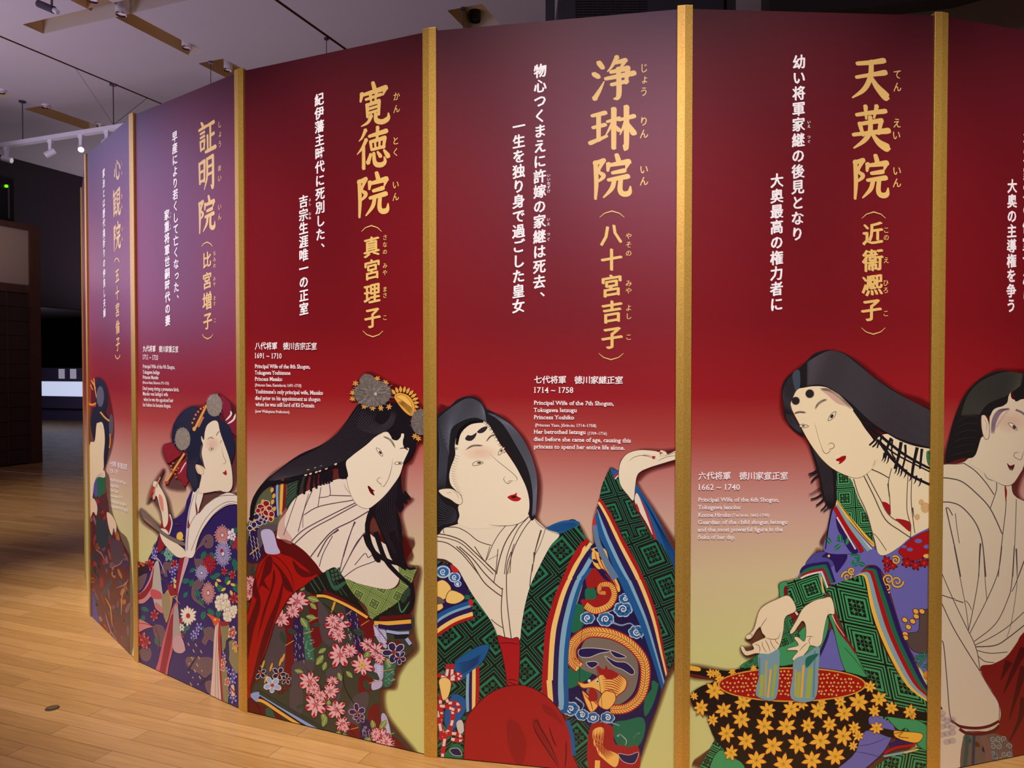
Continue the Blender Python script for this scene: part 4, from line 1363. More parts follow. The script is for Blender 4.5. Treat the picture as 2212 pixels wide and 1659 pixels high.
# ---- collar
a.part('under_robe', 'printed_figure', label='cream collar')
a.poly(W2, '640,1110 700,1080 740,1130 690,1330 780,1235 880,1165 1000,1125 *1120,1180 *1120,1245 985,1248 860,1330 760,1450 700,1560 640,1760 *560,1760 585,1500 600,1320')
a.poly('#d0bfc8', '650,1130 620,1260 595,1420 580,1660 560,1690 575,1440 600,1270'); a.poly(RB, '662,1210 685,1320 670,1340'); a.poly(RB, '590,1390 605,1460 580,1475')
for p, w in (('680,1110 662,1230 672,1335', 4), ('672,1335 780,1235 900,1160 1080,1150', 6), ('672,1335 600,1470 580,1700', 5), ('1090,1225 980,1215 850,1290 740,1420 660,1600 620,1700', 5), ('1090,1245 980,1240 860,1325 760,1450 700,1560 660,1700', 5), ('650,1140 600,1330 590,1480', 4)): a.line(L2, p, w)
a.part('hair', 'printed_figure', label='black dressed hair')
a.poly('#8a1e2a', '345,660 430,628 470,690 520,740 460,790 385,832 350,740', line='#3a0c18', lw=4); a.poly('#8a1e2a', '500,960 590,980 560,1060 520,1010'); a.poly('#8a1e2a', '520,820 570,800 580,960 500,990 480,900'); a.lines('#d8ccd4', 12, '500,940 550,850 570,820')
a.poly('#7d1a2a', '910,165 960,180 1010,240 1020,330 960,405 930,300', line='#3a0c18', lw=4); a.poly('#7d1a2a', '960,420 1060,350 1110,330 1110,560 1040,540'); a.lines('#e6dcd8', 18, '1012,310 1015,350 960,410', '1060,340 1040,400 980,440')
a.poly(H2, '430,520 450,430 520,330 620,268 690,282 722,340 800,283 860,330 900,390 990,450 1032,540 1056,680 1022,830 1000,790 960,660 925,560 885,440 840,415 800,450 755,520 750,580 722,640 712,740 725,850 662,850 682,930 716,960 702,1050 650,1122 610,1020 572,960 582,780 560,700 440,640')
a.part('face', 'printed_figure', label='pale face with small red lips')
a.poly(SK2, '840,408 885,422 908,520 950,640 990,750 1022,880 1032,1040 1000,1112 940,1118 900,1105 740,1130 692,1120 705,1040 720,955 684,930 660,862 690,845 735,865 760,890 722,800 708,730 735,650 720,600 722,560 745,600 755,520 780,450', line=L2, lw=3)
a.blush('#e08070', 830, 645, 80, 85)
a.hatch('#5a4a52', '722,640 708,730 740,860', '738,650 724,740 756,880', 8, 3); a.hatch('#8a746c', '785,590 815,570 845,585', '780,600 812,578 842,595', 3, 3.5); a.hatch('#8a746c', '865,560 885,520 905,515', '872,565 888,530 905,522', 3, 3.5)
a.poly('#e8dcc4', '795,692 820,675 842,690 818,704', line='#3a3438', lw=4); a.dot('#3a3438', 822, 689, 9, 7); a.lines('#4a3c40', 5, '910,640 918,610 930,605')
a.lines(L2, 4, '920,660 940,760 965,810 950,838 925,830', '930,795 922,815', '840,1105 900,1115 960,1116'); a.poly('#a8182a', '932,925 950,918 965,898 975,940 958,950'); a.poly('#e6cfae', '664,852 695,848 730,880 745,920 730,945 700,935', line=L2, lw=3)
a.hatch('#55535f@0.6', '450,440 600,290 690,300', '560,700 600,520 720,360', 10, 2.4); a.hatch('#55535f@0.6', '590,800 590,960 660,1090', '700,760 660,880 690,1050', 8, 2.4)
a.part('hair_ornament', 'printed_figure', label='grey tassel balls and gold hairpins')
G2 = ['#8a8078', '#9b9086', '#776c66', '#aaa094']
a.pompom(G2, 850, 255, 92, 130, 150); a.pompom(G2, 535, 590, 88, 130, 150)
a.line('#8a3a2a', '770,250 735,330 660,480', 34); a.line('#dda850', '772,255 735,330 655,490', 18); a.line('#c8744a', '740,370 690,470', 22); a.dot('#dda850', 650, 490, 18, 22)
for x, y in ((715, 290), (690, 320), (665, 350), (650, 390), (632, 430), (745, 275)): a.dot('#b0402e', x, y, 13); a.dot('#e0b060', x, y, 7)
a.line('#8a3a2a', '555,730 480,850 375,1020', 30); a.line('#e0ae50', '552,735 470,860 372,1015', 16); a.dot('#b0402e', 375, 1025, 22, 16)
for x, y in ((420, 860), (440, 830), (425, 890), (470, 900), (490, 880), (460, 940), (440, 920), (470, 970), (500, 930)): a.dot('#8f2a2a', x, y, 13); a.dot('#d8a058', x, y, 6)

# ================================================================== panel: long-haired lady bowing, red robe, pink blossoms
a = PANELS[3]
F1, F2 = (520, 780, 3.951), (520, 1160, 3.456)
SK3, W3, L3 = '#eadfca', '#e4d8ca', '#54404a'
OLV, CRI, PLUM, TEA, UMB, LILAC = '#3c3e31', '#6a1218', '#2d1c4a', '#336b55', '#4f454a', '#b3aed4'
a.part('printed_figure', label='printed bowing lady with long black hair in red and olive robes')
a.frame(*F1)
a.halo('940,260 1010,150 1090,95 1250,180 1400,240 1520,370 1560,420 1560,660 1500,700 1440,840 1390,900 1385,1120 1445,1165 1350,1280 1390,1500 1370,1700 300,1700 60,1500 100,1300 220,1010 400,870 700,710 900,520 1010,370', 16, 12)
a.frame(*F2)
a.halo('50,100 1200,0 1210,180 1315,225 1290,400 1270,580 1280,720 1295,830 1210,920 1150,1020 1130,1110 1050,1140 1060,1300 1160,1450 1290,1610 1290,1660 50,1400', 18, 8)
# ---- patterned shoulder
a.part('robe', 'printed_figure', label='olive robe with blossoms and stripes')
a.frame(*F1)
a.poly('#5c6048', '230,1020 330,970 480,950 515,1120 440,1210 370,1270 320,1400 200,1420 140,1560 *40,1700 *40,1420 85,1340 130,1200 160,1120')
a.poly('#2b3a30', '390,1000 500,960 560,960 510,1130 440,1220 370,1290 400,1100'); a.hatch('#4c6a52', '400,1010 450,990 530,980', '380,1270 420,1200 480,1130', 7, 5)
for c, p, w in ((PLUM, '290,990 285,1150 300,1330', 34), ('#8fa8dc', '318,980 312,1150 322,1320', 16), ('#e8b04a', '358,1000 350,1150 345,1310', 24), ('#7a1a1a', '385,990 378,1150 365,1290', 22), ('#8fa8dc', '225,1030 260,1010 300,990', 30)): a.line(c, p, w)
for x, y in ((270, 1100), (285, 1150), (275, 1200), (290, 1260), (275, 1340), (190, 1200)): a.dot('#d8a848', x, y, 14, 22, rot=0.3)
for x, y, r, c, t in ((215, 1250, 66, '#8c1820', '#efe0d8'), (175, 1290, 52, '#8c1820', '#efe0d8'), (240, 1325, 60, '#8c1820', '#efe0d8'), (120, 1360, 64, '#2e2050', '#efe0e8'), (110, 1430, 60, '#2e2050', '#efe0e8'), (200, 1350, 40, '#2e2050', '#efe0e8')):
    a.blossom(x, y, r, 4, c, None, '#d8b058', outline=t, rot=x * 0.03, slim=0.55)
a.poly(PLUM, '70,1500 140,1450 190,1560 170,1700 60,1700'); a.poly('#5a4e54', '150,1440 200,1400 310,1390 300,1450 200,1480 190,1560 150,1600')
for k in range(14): a.line('#d8cfd4', [(80 + (k * 29) % 80, 1480 + k * 14), (90 + (k * 29) % 80, 1500 + k * 14), (84 + (k * 29) % 80, 1520 + k * 14)], 5, 2); a.layer -= 1
a.up(); a.line('#d8a848', '80,1650 150,1590', 9)
# ---- main kimono
a.frame(*F2)
a.poly(OLV, '480,370 560,430 700,450 950,600 1270,575 1282,700 1250,745 1292,832 1205,920 1150,1020 1130,1108 1045,1140 1055,1300 1150,1440 1290,1610 *1290,1720 *40,1720 40,1300 100,1230 75,1170 130,1000 200,830 260,640 350,480 400,410')
for c, p in ((CRI, '330,620 400,600 400,1010 325,1020'), (PLUM, '395,600 470,640 480,920 405,930'), (TEA, '470,660 510,640 550,900 545,930 490,935'), (UMB, '200,700 330,680 325,1000 260,1020 190,1010'), (CRI, '510,440 570,440 610,700 600,800 540,810 520,640'),
             (UMB, '580,470 650,560 690,640 760,700 750,830 610,760'), (PLUM, '780,520 860,560 900,700 920,860 850,880 840,740'), (CRI, '880,570 980,610 1000,760 960,760 910,720'), (UMB, '400,940 540,920 540,1000 470,1100 460,1310 370,1270 380,1050'),
             (UMB, '640,1000 740,960 760,1100 720,1250 650,1240 660,1120'), (CRI, '890,1040 985,1060 980,1140 890,1170'), (LILAC, '995,650 1080,690 1090,830 1020,760'), (LILAC, '1000,950 1060,930 1060,1060 990,1060'), (LILAC, '985,1080 1055,1070 1050,1120 985,1140'),
             (TEA, '1090,880 1160,900 1150,1000 1125,1100 1070,1110 1070,960'), (UMB, '830,1220 880,1170 950,1160 950,1260 900,1330 870,1420 810,1400 780,1340'), (CRI, '955,1290 1030,1245 1045,1400 1010,1440 960,1420'), (PLUM, '900,1390 965,1380 970,1600 900,1600'),
             (CRI, '800,1400 880,1420 900,1600 830,1560'), (LILAC, '1050,1350 1100,1360 1160,1700 1110,1700'), (CRI, '1130,1480 1290,1640 1290,1720 1170,1720'), ('#5a1218', '50,1180 110,1230 300,1330 300,1500 50,1500'), ('#2f5a48', '190,1280 230,1280 260,1360 200,1340')):
    a.poly(c, p)
for k in range(70):
    bx, by, bw, bh = ((400, 640, 70, 280), (800, 560, 90, 260), (905, 1400, 60, 160))[k % 3]
    x, y = bx + a.rnd.random() * bw, by + a.rnd.random() * bh
    a.line('#c9c3d4', [(x, y), (x + 5, y + 9), (x + 3, y + 22)], 4, 1); a.layer -= 1
a.up()
for k in range(56):
    bx, by, bw, bh = ((480, 680, 60, 240), (1080, 900, 65, 190))[k % 2]
    x, y = bx + a.rnd.random() * bw, by + a.rnd.random() * bh
    a.line('#9fc4ac', [(x, y), (x + 8, y - 7), (x + 16, y)], 4, 1); a.layer -= 1
a.up()
for x0, y0 in ((1000, 680), (1050, 730), (1020, 960), (1010, 1020), (1080, 1400), (1120, 1520)):
    for k in range(4): a.line('#e6e2f2', [(x0, y0 + k * 16), (x0 + 14, y0 + 8 + k * 16), (x0 + 30, y0 + k * 16)], 4); a.layer -= 1
a.up()
for p in ('470,720 540,700', '335,810 400,770', '510,630 580,600', '900,660 960,620', '790,580 830,550', '1060,1000 1140,985', '960,1090 1050,1070', '800,1440 880,1420', '1100,1480 1150,1460'): a.line('#c0923e', p, 6)
for x, y in ((170, 950), (230, 970), (300, 930), (320, 900), (190, 1060), (700, 500), (690, 530)): a.dot('#d8a040', x, y, 8, 34, rot=0.3)
for x, y, r in ((120, 1070, 26), (330, 1130, 28), (300, 1150, 30), (360, 1100, 26), (1110, 790, 26), (1170, 790, 24), (1190, 800, 20)):
    a.blossom(x, y, r, 5, '#5a1a18', None, '#8a3020', rot=x)
# leaves then blossoms
for x, y, l, t, c in ((450, 400, 70, -1.0, 0), (500, 450, 80, 0.3, 0), (520, 490, 60, 0.8, 0), (450, 600, 80, 1.0, 0), (490, 590, 70, 0.2, 0), (240, 700, 80, 2.6, 1), (300, 700, 90, 1.2, 1), (350, 690, 70, .4, 1), (830, 700, 90, 0.2, 1), (800, 760, 90, 1.2, 1), (600, 650, 60, 3.0, 1),
                     (640, 830, 60, 2.6, 0), (620, 880, 80, 2.2, 0), (640, 930, 60, 1.9, 0), (960, 840, 80, 1.9, 0), (1080, 850, 60, 0.6, 0), (1090, 900, 70, 1.2, 0), (960, 1000, 90, 0.7, 1), (930, 1060, 80, 1.3, 1), (470, 1010, 60, 3.4, 0), (620, 1150, 70, .8, 0), (660, 1200, 60, 1.6, 0),
                     (480, 1250, 60, 2.8, 1), (610, 1310, 80, 1.2, 0), (640, 1340, 70, 1.9, 0), (740, 1440, 80, 1.9, 0), (770, 1460, 80, 1.2, 0), (1000, 1440, 70, -1.8, 0), (1040, 1440, 80, -1.0, 0), (985, 1500, 70, 2.8, 0), (730, 1010, 60, 1.2, 0), (80, 290, 70, -1.4, 1), (790, 1000, 60, .8, 0)):
    a.leaf(('#7f9450', '#34463a')[c], x, y, l * 1.15, l * 0.6, t, ('#d0d890', '#1c2a20')[c])
PK, TP = '#e3aab0', '#9c1a26'
for x, y, r in ((425, 480, 92), (300, 610, 76), (390, 555, 62), (715, 655, 104), (690, 620, 60), (735, 730, 60), (745, 880, 96), (820, 850, 60), (910, 960, 90), (950, 800, 62), (1010, 850, 70), (1040, 900, 50), (520, 1080, 92), (550, 1140, 50), (690, 1075, 50), (670, 1150, 70), (565, 1250, 92),
                (600, 1180, 54), (720, 1290, 80), (760, 1390, 60), (780, 1420, 40), (1050, 1490, 84), (1010, 1470, 50), (1090, 1530, 60), (70, 330, 56), (70, 420, 60), (40, 370, 50)):
    a.blossom(x, y, r, 6, PK, TP, '#c0606a', outline='#5a1a26', rot=x * 0.7, slim=0.62)
a.blossom(910, 955, 30, 6, '#e0b850', None, None)
for x, y, r, c, o in ((240, 1105, 66, '#9fb0d8', '#efe6dc'), (290, 1020, 54, '#241a3a', '#e6dcd0'), (150, 1010, 50, '#241a3a', '#e6dcd0'), (345, 1060, 40, '#241a3a', '#e6dcd0'), (1150, 860, 84, '#2f2450', '#d8d0e0'), (1190, 900, 50, '#2f2450', '#d8d0e0'), (875, 1310, 66, '#2f2450', '#c8b0c0'), (890, 1350, 40, '#2f2450', '#c8b0c0')):
    a.blossom(x, y, r, 5, c, None, '#a83a20', outline=o, rot=0.4 + x, slim=0.55)
# folds
a.lines('#16120f', 4, '570,450 700,560 900,760 1100,900 1210,920', '770,1000 780,1120 880,1290', '480,960 600,1120 760,1330 850,1480', '990,640 1100,780 1160,900')
# hems
for c, p, w in (('#2c3c34', '130,1150 300,1250 560,1400 640,1460', 26), ('#8fa0d4', '100,1170 150,1190 300,1280 560,1430 610,1470', 22), ('#16121e', '140,1195 290,1290 520,1440', 26), ('#e8b04a', '130,1215 180,1230 300,1310 470,1420', 22)):
    a.line(c, p, w)
a.poly('#8fa0d4', '72,1175 140,1155 130,1220 115,1225')
# ---- red outer robe
a.part('outer_robe', 'printed_figure', label='red outer robe')
RD3, RDD = '#a3160f', '#5e0d10'
a.poly(RD3, '205,120 260,10 330,25 470,95 560,185 625,262 500,350 405,412 350,475 260,640 200,830 130,1000 75,1170 100,1240 150,1330 *150,1400 *40,1400 *40,620 100,400 130,220', line=RDD, lw=6)
a.poly(RDD, '262,12 330,25 470,95 560,185 622,262 560,280 470,215 380,150 300,120 270,60'); a.poly(RDD, '390,170 450,230 530,270 500,245 560,280 480,300 420,260')
for p in ('200,150 240,160 230,260 180,320 220,400 160,360 130,420 150,330', '240,180 300,270 330,380 400,410 350,300 280,210', '250,240 230,380 170,560 120,800 80,1000 130,760 200,520 260,330', '320,320 270,480 180,700 100,1000 70,1150 160,920 250,640 310,440', '140,420 150,520 100,700 60,900 *40,1000 *40,700 110,500',
          '110,300 90,420 150,480 130,380', '60,1200 130,1260 150,1360 60,1380'): a.poly(RDD, p)
a.lines('#3d090c', 5, '200,125 290,160 370,260 410,400', '300,280 370,380 400,410', '205,125 150,250 100,400')
a.poly('#bdb6dc', '155,-40 210,-60 250,-30 275,60 295,120 200,122 175,60')
# ---- under robe
a.part('under_robe', 'printed_figure', label='pale under-robe')
a.poly(W3, '962,-215 848,-272 778,-438 446,-316 340,-180 289,-106 275,-20 280,10 360,25 470,95 560,190 622,266 690,232 780,312 900,350 1100,388 1180,335 1190,200 1150,100 1000,0 930,-80')
a.frame(*F1)
a.poly('#d8908c@0.3', '340,1330 400,1250 380,1400 450,1520 420,1560 320,1480')
for p, w in (('490,1140 440,1280 400,1400 370,1485', 6), ('612,1110 545,1270 495,1455', 7), ('585,1130 540,1290 535,1420', 5), ('690,1075 662,1250', 6), ('760,1050 765,1145 670,1165', 7), ('765,1145 945,1150', 8), ('545,1312 680,1238 970,1185', 8),
             ('435,1540 540,1440 760,1320 985,1208', 9), ('460,1562 600,1440 800,1330 1000,1220', 9), ('1095,1280 960,1360 800,1440 700,1540 600,1670', 10), ('835,1435 740,1520 660,1670', 10), ('975,1375 930,1500 880,1670', 9), ('1065,1470 1000,1540 930,1670', 9)):
    a.line(L3, p, w)
a.line(L3, '980,1370 950,1440', 18, 4); a.line(L3, '838,1435 800,1470', 20, 6); a.line(L3, '1065,1468 1030,1500', 20, 6)
a.frame(*F2)
for p, w in (('690,-10 620,120 590,220', 6), ('815,-10 780,100 740,262', 7), ('905,0 840,100 752,268', 7), ('775,298 870,230 1005,178 1008,150 985,135 955,152 938,122 915,135 855,208', 6)): a.line(L3, p, w)
# ---- collars
a.part('robe', 'printed_figure')
a.poly('#1b1b17', '480,372 560,300 622,264 700,224 742,262 785,315 840,420 965,602 880,545 700,450 560,425')
for p, w in (('540,310 600,400', 8), ('580,290 640,400', 6), ('640,265 720,400', 10), ('520,335 570,415', 6), ('680,300 760,430', 5), ('720,330 800,440', 5)): a.line('#3c5a4a', p, w)
a.poly('#2f5f4c', '660,250 700,360 775,330 785,350 700,395 640,270')
for i in range(3):
    for j in range(3): a.poly('#3c5a4a', [(672 + i * 26 + j * 6, 245 + j * 30 - i * 8), (692 + i * 26 + j * 6, 240 + j * 30 - i * 8), (698 + i * 26 + j * 6, 262 + j * 30 - i * 8), (678 + i * 26 + j * 6, 268 + j * 30 - i * 8)]); a.layer -= 1
a.up()
a.lattice('785,315 900,350 1100,390 1190,345 1180,200 1240,235 1310,222 1318,240 1285,330 1250,545 1100,600 975,608 940,520 850,430', (120, 65), (-60, 120), (850, 340), '#5a6a40', '#8fa85c', '#4c5a38')
a.poly('#1b1b17', '1180,480 1285,330 1290,460 1255,560 1120,605 990,610'); a.lines('#3c5a4a', 6, '1100,560 1180,600', '1150,510 1230,570', '1220,420 1240,500'); a.lines('#3f8a6a', 10, '1180,470 1205,560 1265,480')
a.lattice('1200,440 1270,360 1270,420 1215,490', (40, 20), (-20, 40), (1200, 400), '#1b1b17', '#3c5a4a', '#10100e')
for c, p, w in (('#5a1218', '620,405 760,470 900,560 960,600', 28), ('#e8b04a', '570,438 650,445 800,510 950,600', 20), ('#5a1218', '1040,608 1150,600 1275,588', 34), ('#e8b04a', '1000,640 1100,642 1275,628', 30), ('#241a4a', '1030,662 1120,672 1278,664', 30), ('#9fb0dc', '1090,700 1180,715 1260,712', 22), ('#1b1b2a', '1150,740 1250,735', 26), ('#9fb0dc', '1240,755 1272,800', 26)):
    a.line(c, p, w)
# ---- hair behind the face
a.part('hair', 'printed_figure', label='very long black hair')
a.frame(*F1)
H3 = '#17131a'
a.poly(H3, '1480,660 1500,720 1460,820 1390,890 1372,980 1388,1120 1450,1163 1410,1175 1420,1205 1385,1200 1395,1240 1355,1280 1315,1215 1365,1350 1385,1530 1378,1700 1300,1700 1240,1560 1190,1440 1140,1320 1110,1360 1105,1440 1130,1560 1200,1700 1150,1700 1080,1540 1065,1420 1095,1280 1200,1100 1350,880')
a.hatch('#3a343e', '1360,900 1340,1100 1330,1300 1370,1650', '1250,1120 1150,1280 1210,1450 1320,1680', 10, 2.4)
for p, w in (('1400,1110 1450,1165', 22), ('1380,1140 1425,1200', 22), ('1350,1170 1390,1230', 20), ('1330,1200 1358,1275', 22)): a.line(H3, p, w, w * 0.6)
a.frame(*F2)
for p, w in (('935,-20 960,60 1020,130 1110,180 1180,200 1240,240', 40), ('1010,-40 1080,160 1180,280 1270,360 1290,440 1275,520 1240,570', 36), ('1130,-40 1190,120 1240,230', 50), ('1100,60 1150,130 1200,180', 10), ('1200,60 1225,190 1260,235 1310,230', 24)): a.line(H3, p, w, w * 0.6)
a.frame(*F1)
a.part('face', 'printed_figure', label='pale face looking down with dark red lips')
a.poly(SK3, '1250,600 1320,635 1400,620 1445,740 1412,830 1390,885 1360,975 1300,1065 1230,1150 1150,1222 1090,1258 1020,1240 970,1190 930,1100 908,1000 898,870 950,805 1080,705 1170,625', line='#6b5348', lw=3)
a.hatch('#33282e', '1215,645 1275,680 1322,745', '1225,638 1290,668 1326,735', 3, 4); a.hatch('#33282e', '1355,750 1400,745 1435,768', '1365,742 1410,738 1438,755', 3, 4)
a.poly('#efe2c6', '1160,742 1190,752 1212,785 1215,812 1185,790', line='#33282e', lw=4); a.dot('#33282e', 1196, 780, 9, 16, rot=-0.6)
a.poly('#efe2c6', '1315,876 1340,858 1375,860 1380,878 1345,882', line='#33282e', lw=4); a.dot('#33282e', 1360, 870, 13, 7)
a.lines('#55443e', 4, '1303,828 1290,920 1262,1010 1225,1068 1195,1058', '1210,992 1185,995 1168,1015 1185,1040 1205,1050 1190,1035')
a.poly('#6e0e16', '1088,1065 1105,1068 1125,1090 1150,1108 1135,1112 1146,1146 1115,1130 1098,1100'); a.line('#2a0608', '1090,1068 1118,1105 1145,1140', 5)
a.lines('#6b5348', 3, '885,1045 905,1090 940,1130', '925,1090 935,1120')
a.part('hair', 'printed_figure')
a.poly(H3, '1020,360 1100,400 1300,350 1420,440 1480,560 1502,660 1492,740 1440,832 1388,875 1442,750 1400,738 1392,690 1398,622 1375,620 1370,645 1340,675 1300,668 1285,640 1250,603 1170,632 1080,712 950,812 902,868 920,985 850,1000 830,905 700,945 560,975 470,975 400,990 240,1070 160,1150 120,1260 112,1350 84,1340 92,1220 140,1110 220,1010 300,950 400,870 520,790 700,710 820,620 900,520 960,430')
a.poly(H3, '1398,655 1440,680 1440,720 1420,740 1395,725 1388,690')
for x0, y0, x1, y1 in ((520, 980, 490, 1130), (570, 975, 545, 1135), (620, 970, 605, 1112), (650, 960, 652, 1088), (690, 950, 688, 1062), (715, 945, 714, 1055), (735, 940, 738, 1048), (780, 930, 782, 1030), (850, 900, 858, 1000), (885, 890, 898, 985), (760, 935, 760, 1045)):
    a.line(H3, [(x0, y0), ((x0 + x1) / 2 - 6, (y0 + y1) / 2), (x1, y1)], 24, 20)
for x, y in ((560, 970), (600, 960), (650, 945), (680, 935), (735, 915), (580, 930), (640, 915), (690, 900), (815, 878)): a.dot('#d8c8b4', x, y, 13, 9, rot=-0.5)
a.line(H3, '110,1340 100,1240 150,1120 260,1050 420,1020 520,985', 24); a.line(H3, '200,1060 330,1000 560,950 760,890', 30)
a.hatch('#4a444e', '1010,375 900,530 700,720 420,870 230,1020', '1250,600 1080,700 900,840 620,940 300,1020', 16, 2.6, taper=0.08)
a.hatch('#453f48', '1050,400 1000,560 1150,620 1290,560 1340,440', '1180,420 1150,500 1210,540 1270,490 1290,420', 10, 2.6)
# ---- ornaments
a.part('hair_ornament', 'printed_figure', label='grey tassel balls and gold crown')
GC = ['#6a6260', '#7d7470', '#585050', '#8a807a']
for x, y in ((960, 270), (985, 190), (1020, 330), (1060, 385), (1130, 400), (1200, 400), (1270, 390), (1170, 150), (1240, 185), (960, 320), (1520, 660), (1490, 640)):
    a.star(x, y, 30, 6, '#d9a050', '#8a5a20', rot=x)
a.pompom(GC, 1085, 170, 78, 70, 90); a.pompom(GC, 1130, 275, 185, 135, 200); a.dot('#aab0c0', 1155, 280, 14)
for k in range(11):
    t = -2.2 + k * 0.27; a.leaf('#e0ac50', 1380 + math.cos(t) * 90, 360 + math.sin(t) * 90, 58, 26, t, '#8a5a20')
a.poly('#dda348', '1315,300 1350,270 1430,290 1480,350 1490,420 1465,470 1400,430 1330,340', line='#5a3410', lw=4)
a.poly('#e8b858', '1330,300 1390,290 1450,340 1470,400 1440,380 1380,335', line='#5a3410', lw=3); a.hatch('#5a3410', '1345,350 1400,400 1465,465', '1375,335 1430,370 1480,420', 9, 3)
a.pompom(GC, 1545, 520, 100, 130, 140)

# ================================================================== panel: lady in white looking up, one hand raised
a = PANELS[4]
F1, F2 = (920, 800, 3.77), (920, 1180, 3.464)
SKIN4, WHT, L4, GRN4, DK4, BLU4, VIO4 = '#eadfc6', '#e6dcc6', '#54403a', '#1f7a56', '#1b1517', '#1d5a98', '#2a1b55'
PALE_BLUE, RED4, YEL4 = '#7fb0cc', '#a81a1e', '#f0cc78'
a.part('printed_figure', label='printed lady in white looking up with one hand raised')
a.frame(*F1)
a.halo('85,390 200,290 340,212 420,225 490,330 620,375 700,450 800,570 870,740 912,900 905,1080 890,1200 975,1285 1100,1240 1220,1245 1300,1380 1360,1420 1370,1200 1420,1040 1500,795 1570,820 1600,720 1740,648 1920,650 2060,640 2060,720 1820,790 1720,870 1710,930 1870,1170 2060,1480 2060,1640 85,1640', 14, 12)
a.frame(*F2)
a.halo('300,900 1860,700 1780,1000 1660,1350 1560,1640 1540,1720 300,1720', 16, 6)
# ---- robe
a.part('robe', 'printed_figure', label='green brocade robe with coloured hems')
a.frame(*F2)
DU, DV = (205, -165), (172, 205)
THIN = ((0.035, 0.022), (0.10, 0.022))
a.lattice('*60,100 200,140 270,220 350,360 470,530 540,680 575,800 610,1050 450,1120 360,1210 300,1300 290,1720 *60,1720', DU, DV, (170, 480), DK4, GRN4, DK4, THIN)
a.lattice('900,0 1000,-100 1060,-190 1130,-190 1194,-48 1160,-10 1090,100 990,300 920,550 885,800 870,1130 780,1060 690,1035 700,705 740,450 780,300 850,150', DU, DV, (790, 380), DK4, GRN4, DK4, THIN)
a.poly(BLU4, '*891,-135 960,-170 1050,-195 1130,-190 1150,-165 1060,-120 990,-92 930,-115'); a.hatch('#0f3a6e', '905,-135 1000,-170 1120,-180', '960,-105 1060,-125 1140,-160', 8, 3)
a.lattice('1180,1060 1500,1000 1500,1300 1240,1720 980,1720 1090,1500 1060,1300', DU, DV, (1140, 1240), DK4, GRN4, DK4, THIN)
# raised sleeve
a.frame(*F1)
a.poly(BLU4, '1560,810 1600,850 1710,925 1760,1000 1870,1170 2000,1430 *2070,1500 *2070,1760 1960,1760 1890,1480 1830,1300 1740,1130 1640,960')
a.hatch('#0f3f78', '1720,960 1850,1200 1960,1480 2000,1700', '1750,1010 1880,1230 2050,1530 2060,1700', 9, 5)
a.lattice('1500,798 1440,920 1415,1040 1440,1080 1540,1220 1640,1440 1740,1659 *1780,1760 *1990,1760 1885,1440 1790,1280 1690,1100 1600,950 1578,880 1530,860 1512,820', (200, -46), (93, 226), (1470, 800), DK4, GRN4, DK4, THIN)
a.poly(BLU4, '1500,795 1570,825 1572,860 1540,890 1515,840', line='#10263f', lw=4); a.line('#b0282a', '1530,870 1550,850 1572,845', 16); a.line('#e6dccb', '1540,885 1560,862 1574,858', 9)
a.line('#b0282a', '1710,1000 1790,1150 1850,1320 1888,1430', 22); a.poly('#e6dccb', '1700,1060 1720,1000 1770,1110 1830,1280 1845,1340 1800,1250 1740,1150'); a.poly('#a8282a', '1712,1080 1730,1110 1740,1150 1720,1140')
a.frame(*F2)
a.lattice('1495,-60 1740,-40 *1900,260 *1900,800 1800,930 1770,700 1690,420 1590,160', (200, -75), (112, 237), (1540, -20), DK4, GRN4, DK4, THIN)
# ---- inner brocade with dragon and clouds
a.part('brocade', 'printed_figure', label='violet brocade with a golden dragon and blue clouds')
a.poly('#1f1648', '1235,0 1350,0 1490,350 1590,560 1680,800 1760,1060 1660,1380 1600,1600 1560,1720 *1240,1720 1220,1350 1050,1250 1060,1000 1075,760 1100,550 1190,230')
for p in ('1195,320 1260,310 1275,390 1200,400', '1110,450 1180,450 1180,590 1090,640', '1080,900 1240,930 1200,1000 1060,1060', '1400,1330 1500,1300 1620,1280 1640,1380 1580,1500 1440,1490', '1640,1140 1740,1020 1700,1180 1640,1270', '1690,1010 1730,1030 1700,1130'):
    a.poly('#1d6b4c', p)
CB, CW = '#2a6aa8', '#b9cfe0'
for x, y, r in ((1210, 535, 52), (1345, 545, 60), (1475, 470, 66), (1490, 390, 44), (1575, 640, 56), (1085, 1215, 60), (1250, 1280, 46), (1360, 1280, 50), (1170, 1260, 48)):
    for k in range(7):
        t = k * 0.9 + x; a.dot(CW, x + math.cos(t) * r * 0.62, y + math.sin(t) * r * 0.5, r * 0.50, r * 0.44); a.layer -= 1
    a.up()
    for k in range(7):
        t = k * 0.9 + x; a.dot(CB, x + math.cos(t) * r * 0.58, y + math.sin(t) * r * 0.47, r * 0.40, r * 0.34); a.layer -= 1
    a.up(); a.scroll('#e6eef4', x, y, r * 0.5, 9, 1.4, x * 0.1)
for p in ('1380,560 1460,590 1540,580 1620,690', '1250,470 1320,500 1420,470', '1120,1130 1180,1180 1160,1230', '1240,1340 1340,1310 1450,1340', '1430,1420 1520,1380 1600,1400'):
    a.line('#b9cfe0', p, 12, 5); a.line(CB, p, 5, 2)
a.poly('#7a7064', '1160,760 1250,650 1400,660 1530,760 1590,900 1560,1080 1450,1180 1300,1180 1200,1080 1290,980 1150,900')
for p in ('1150,770 1250,760 1390,780 1300,800 1220,830 1150,820', '1200,870 1260,860 1290,880 1240,910', '1340,820 1420,860 1500,870 1560,930 1540,960 1470,920 1400,890', '1380,780 1450,800 1500,830 1420,830'):
    a.poly('#241a50', p, line='#cfc6c0', lw=5)
GD, RD = '#eebb5c', '#9c1e1c'
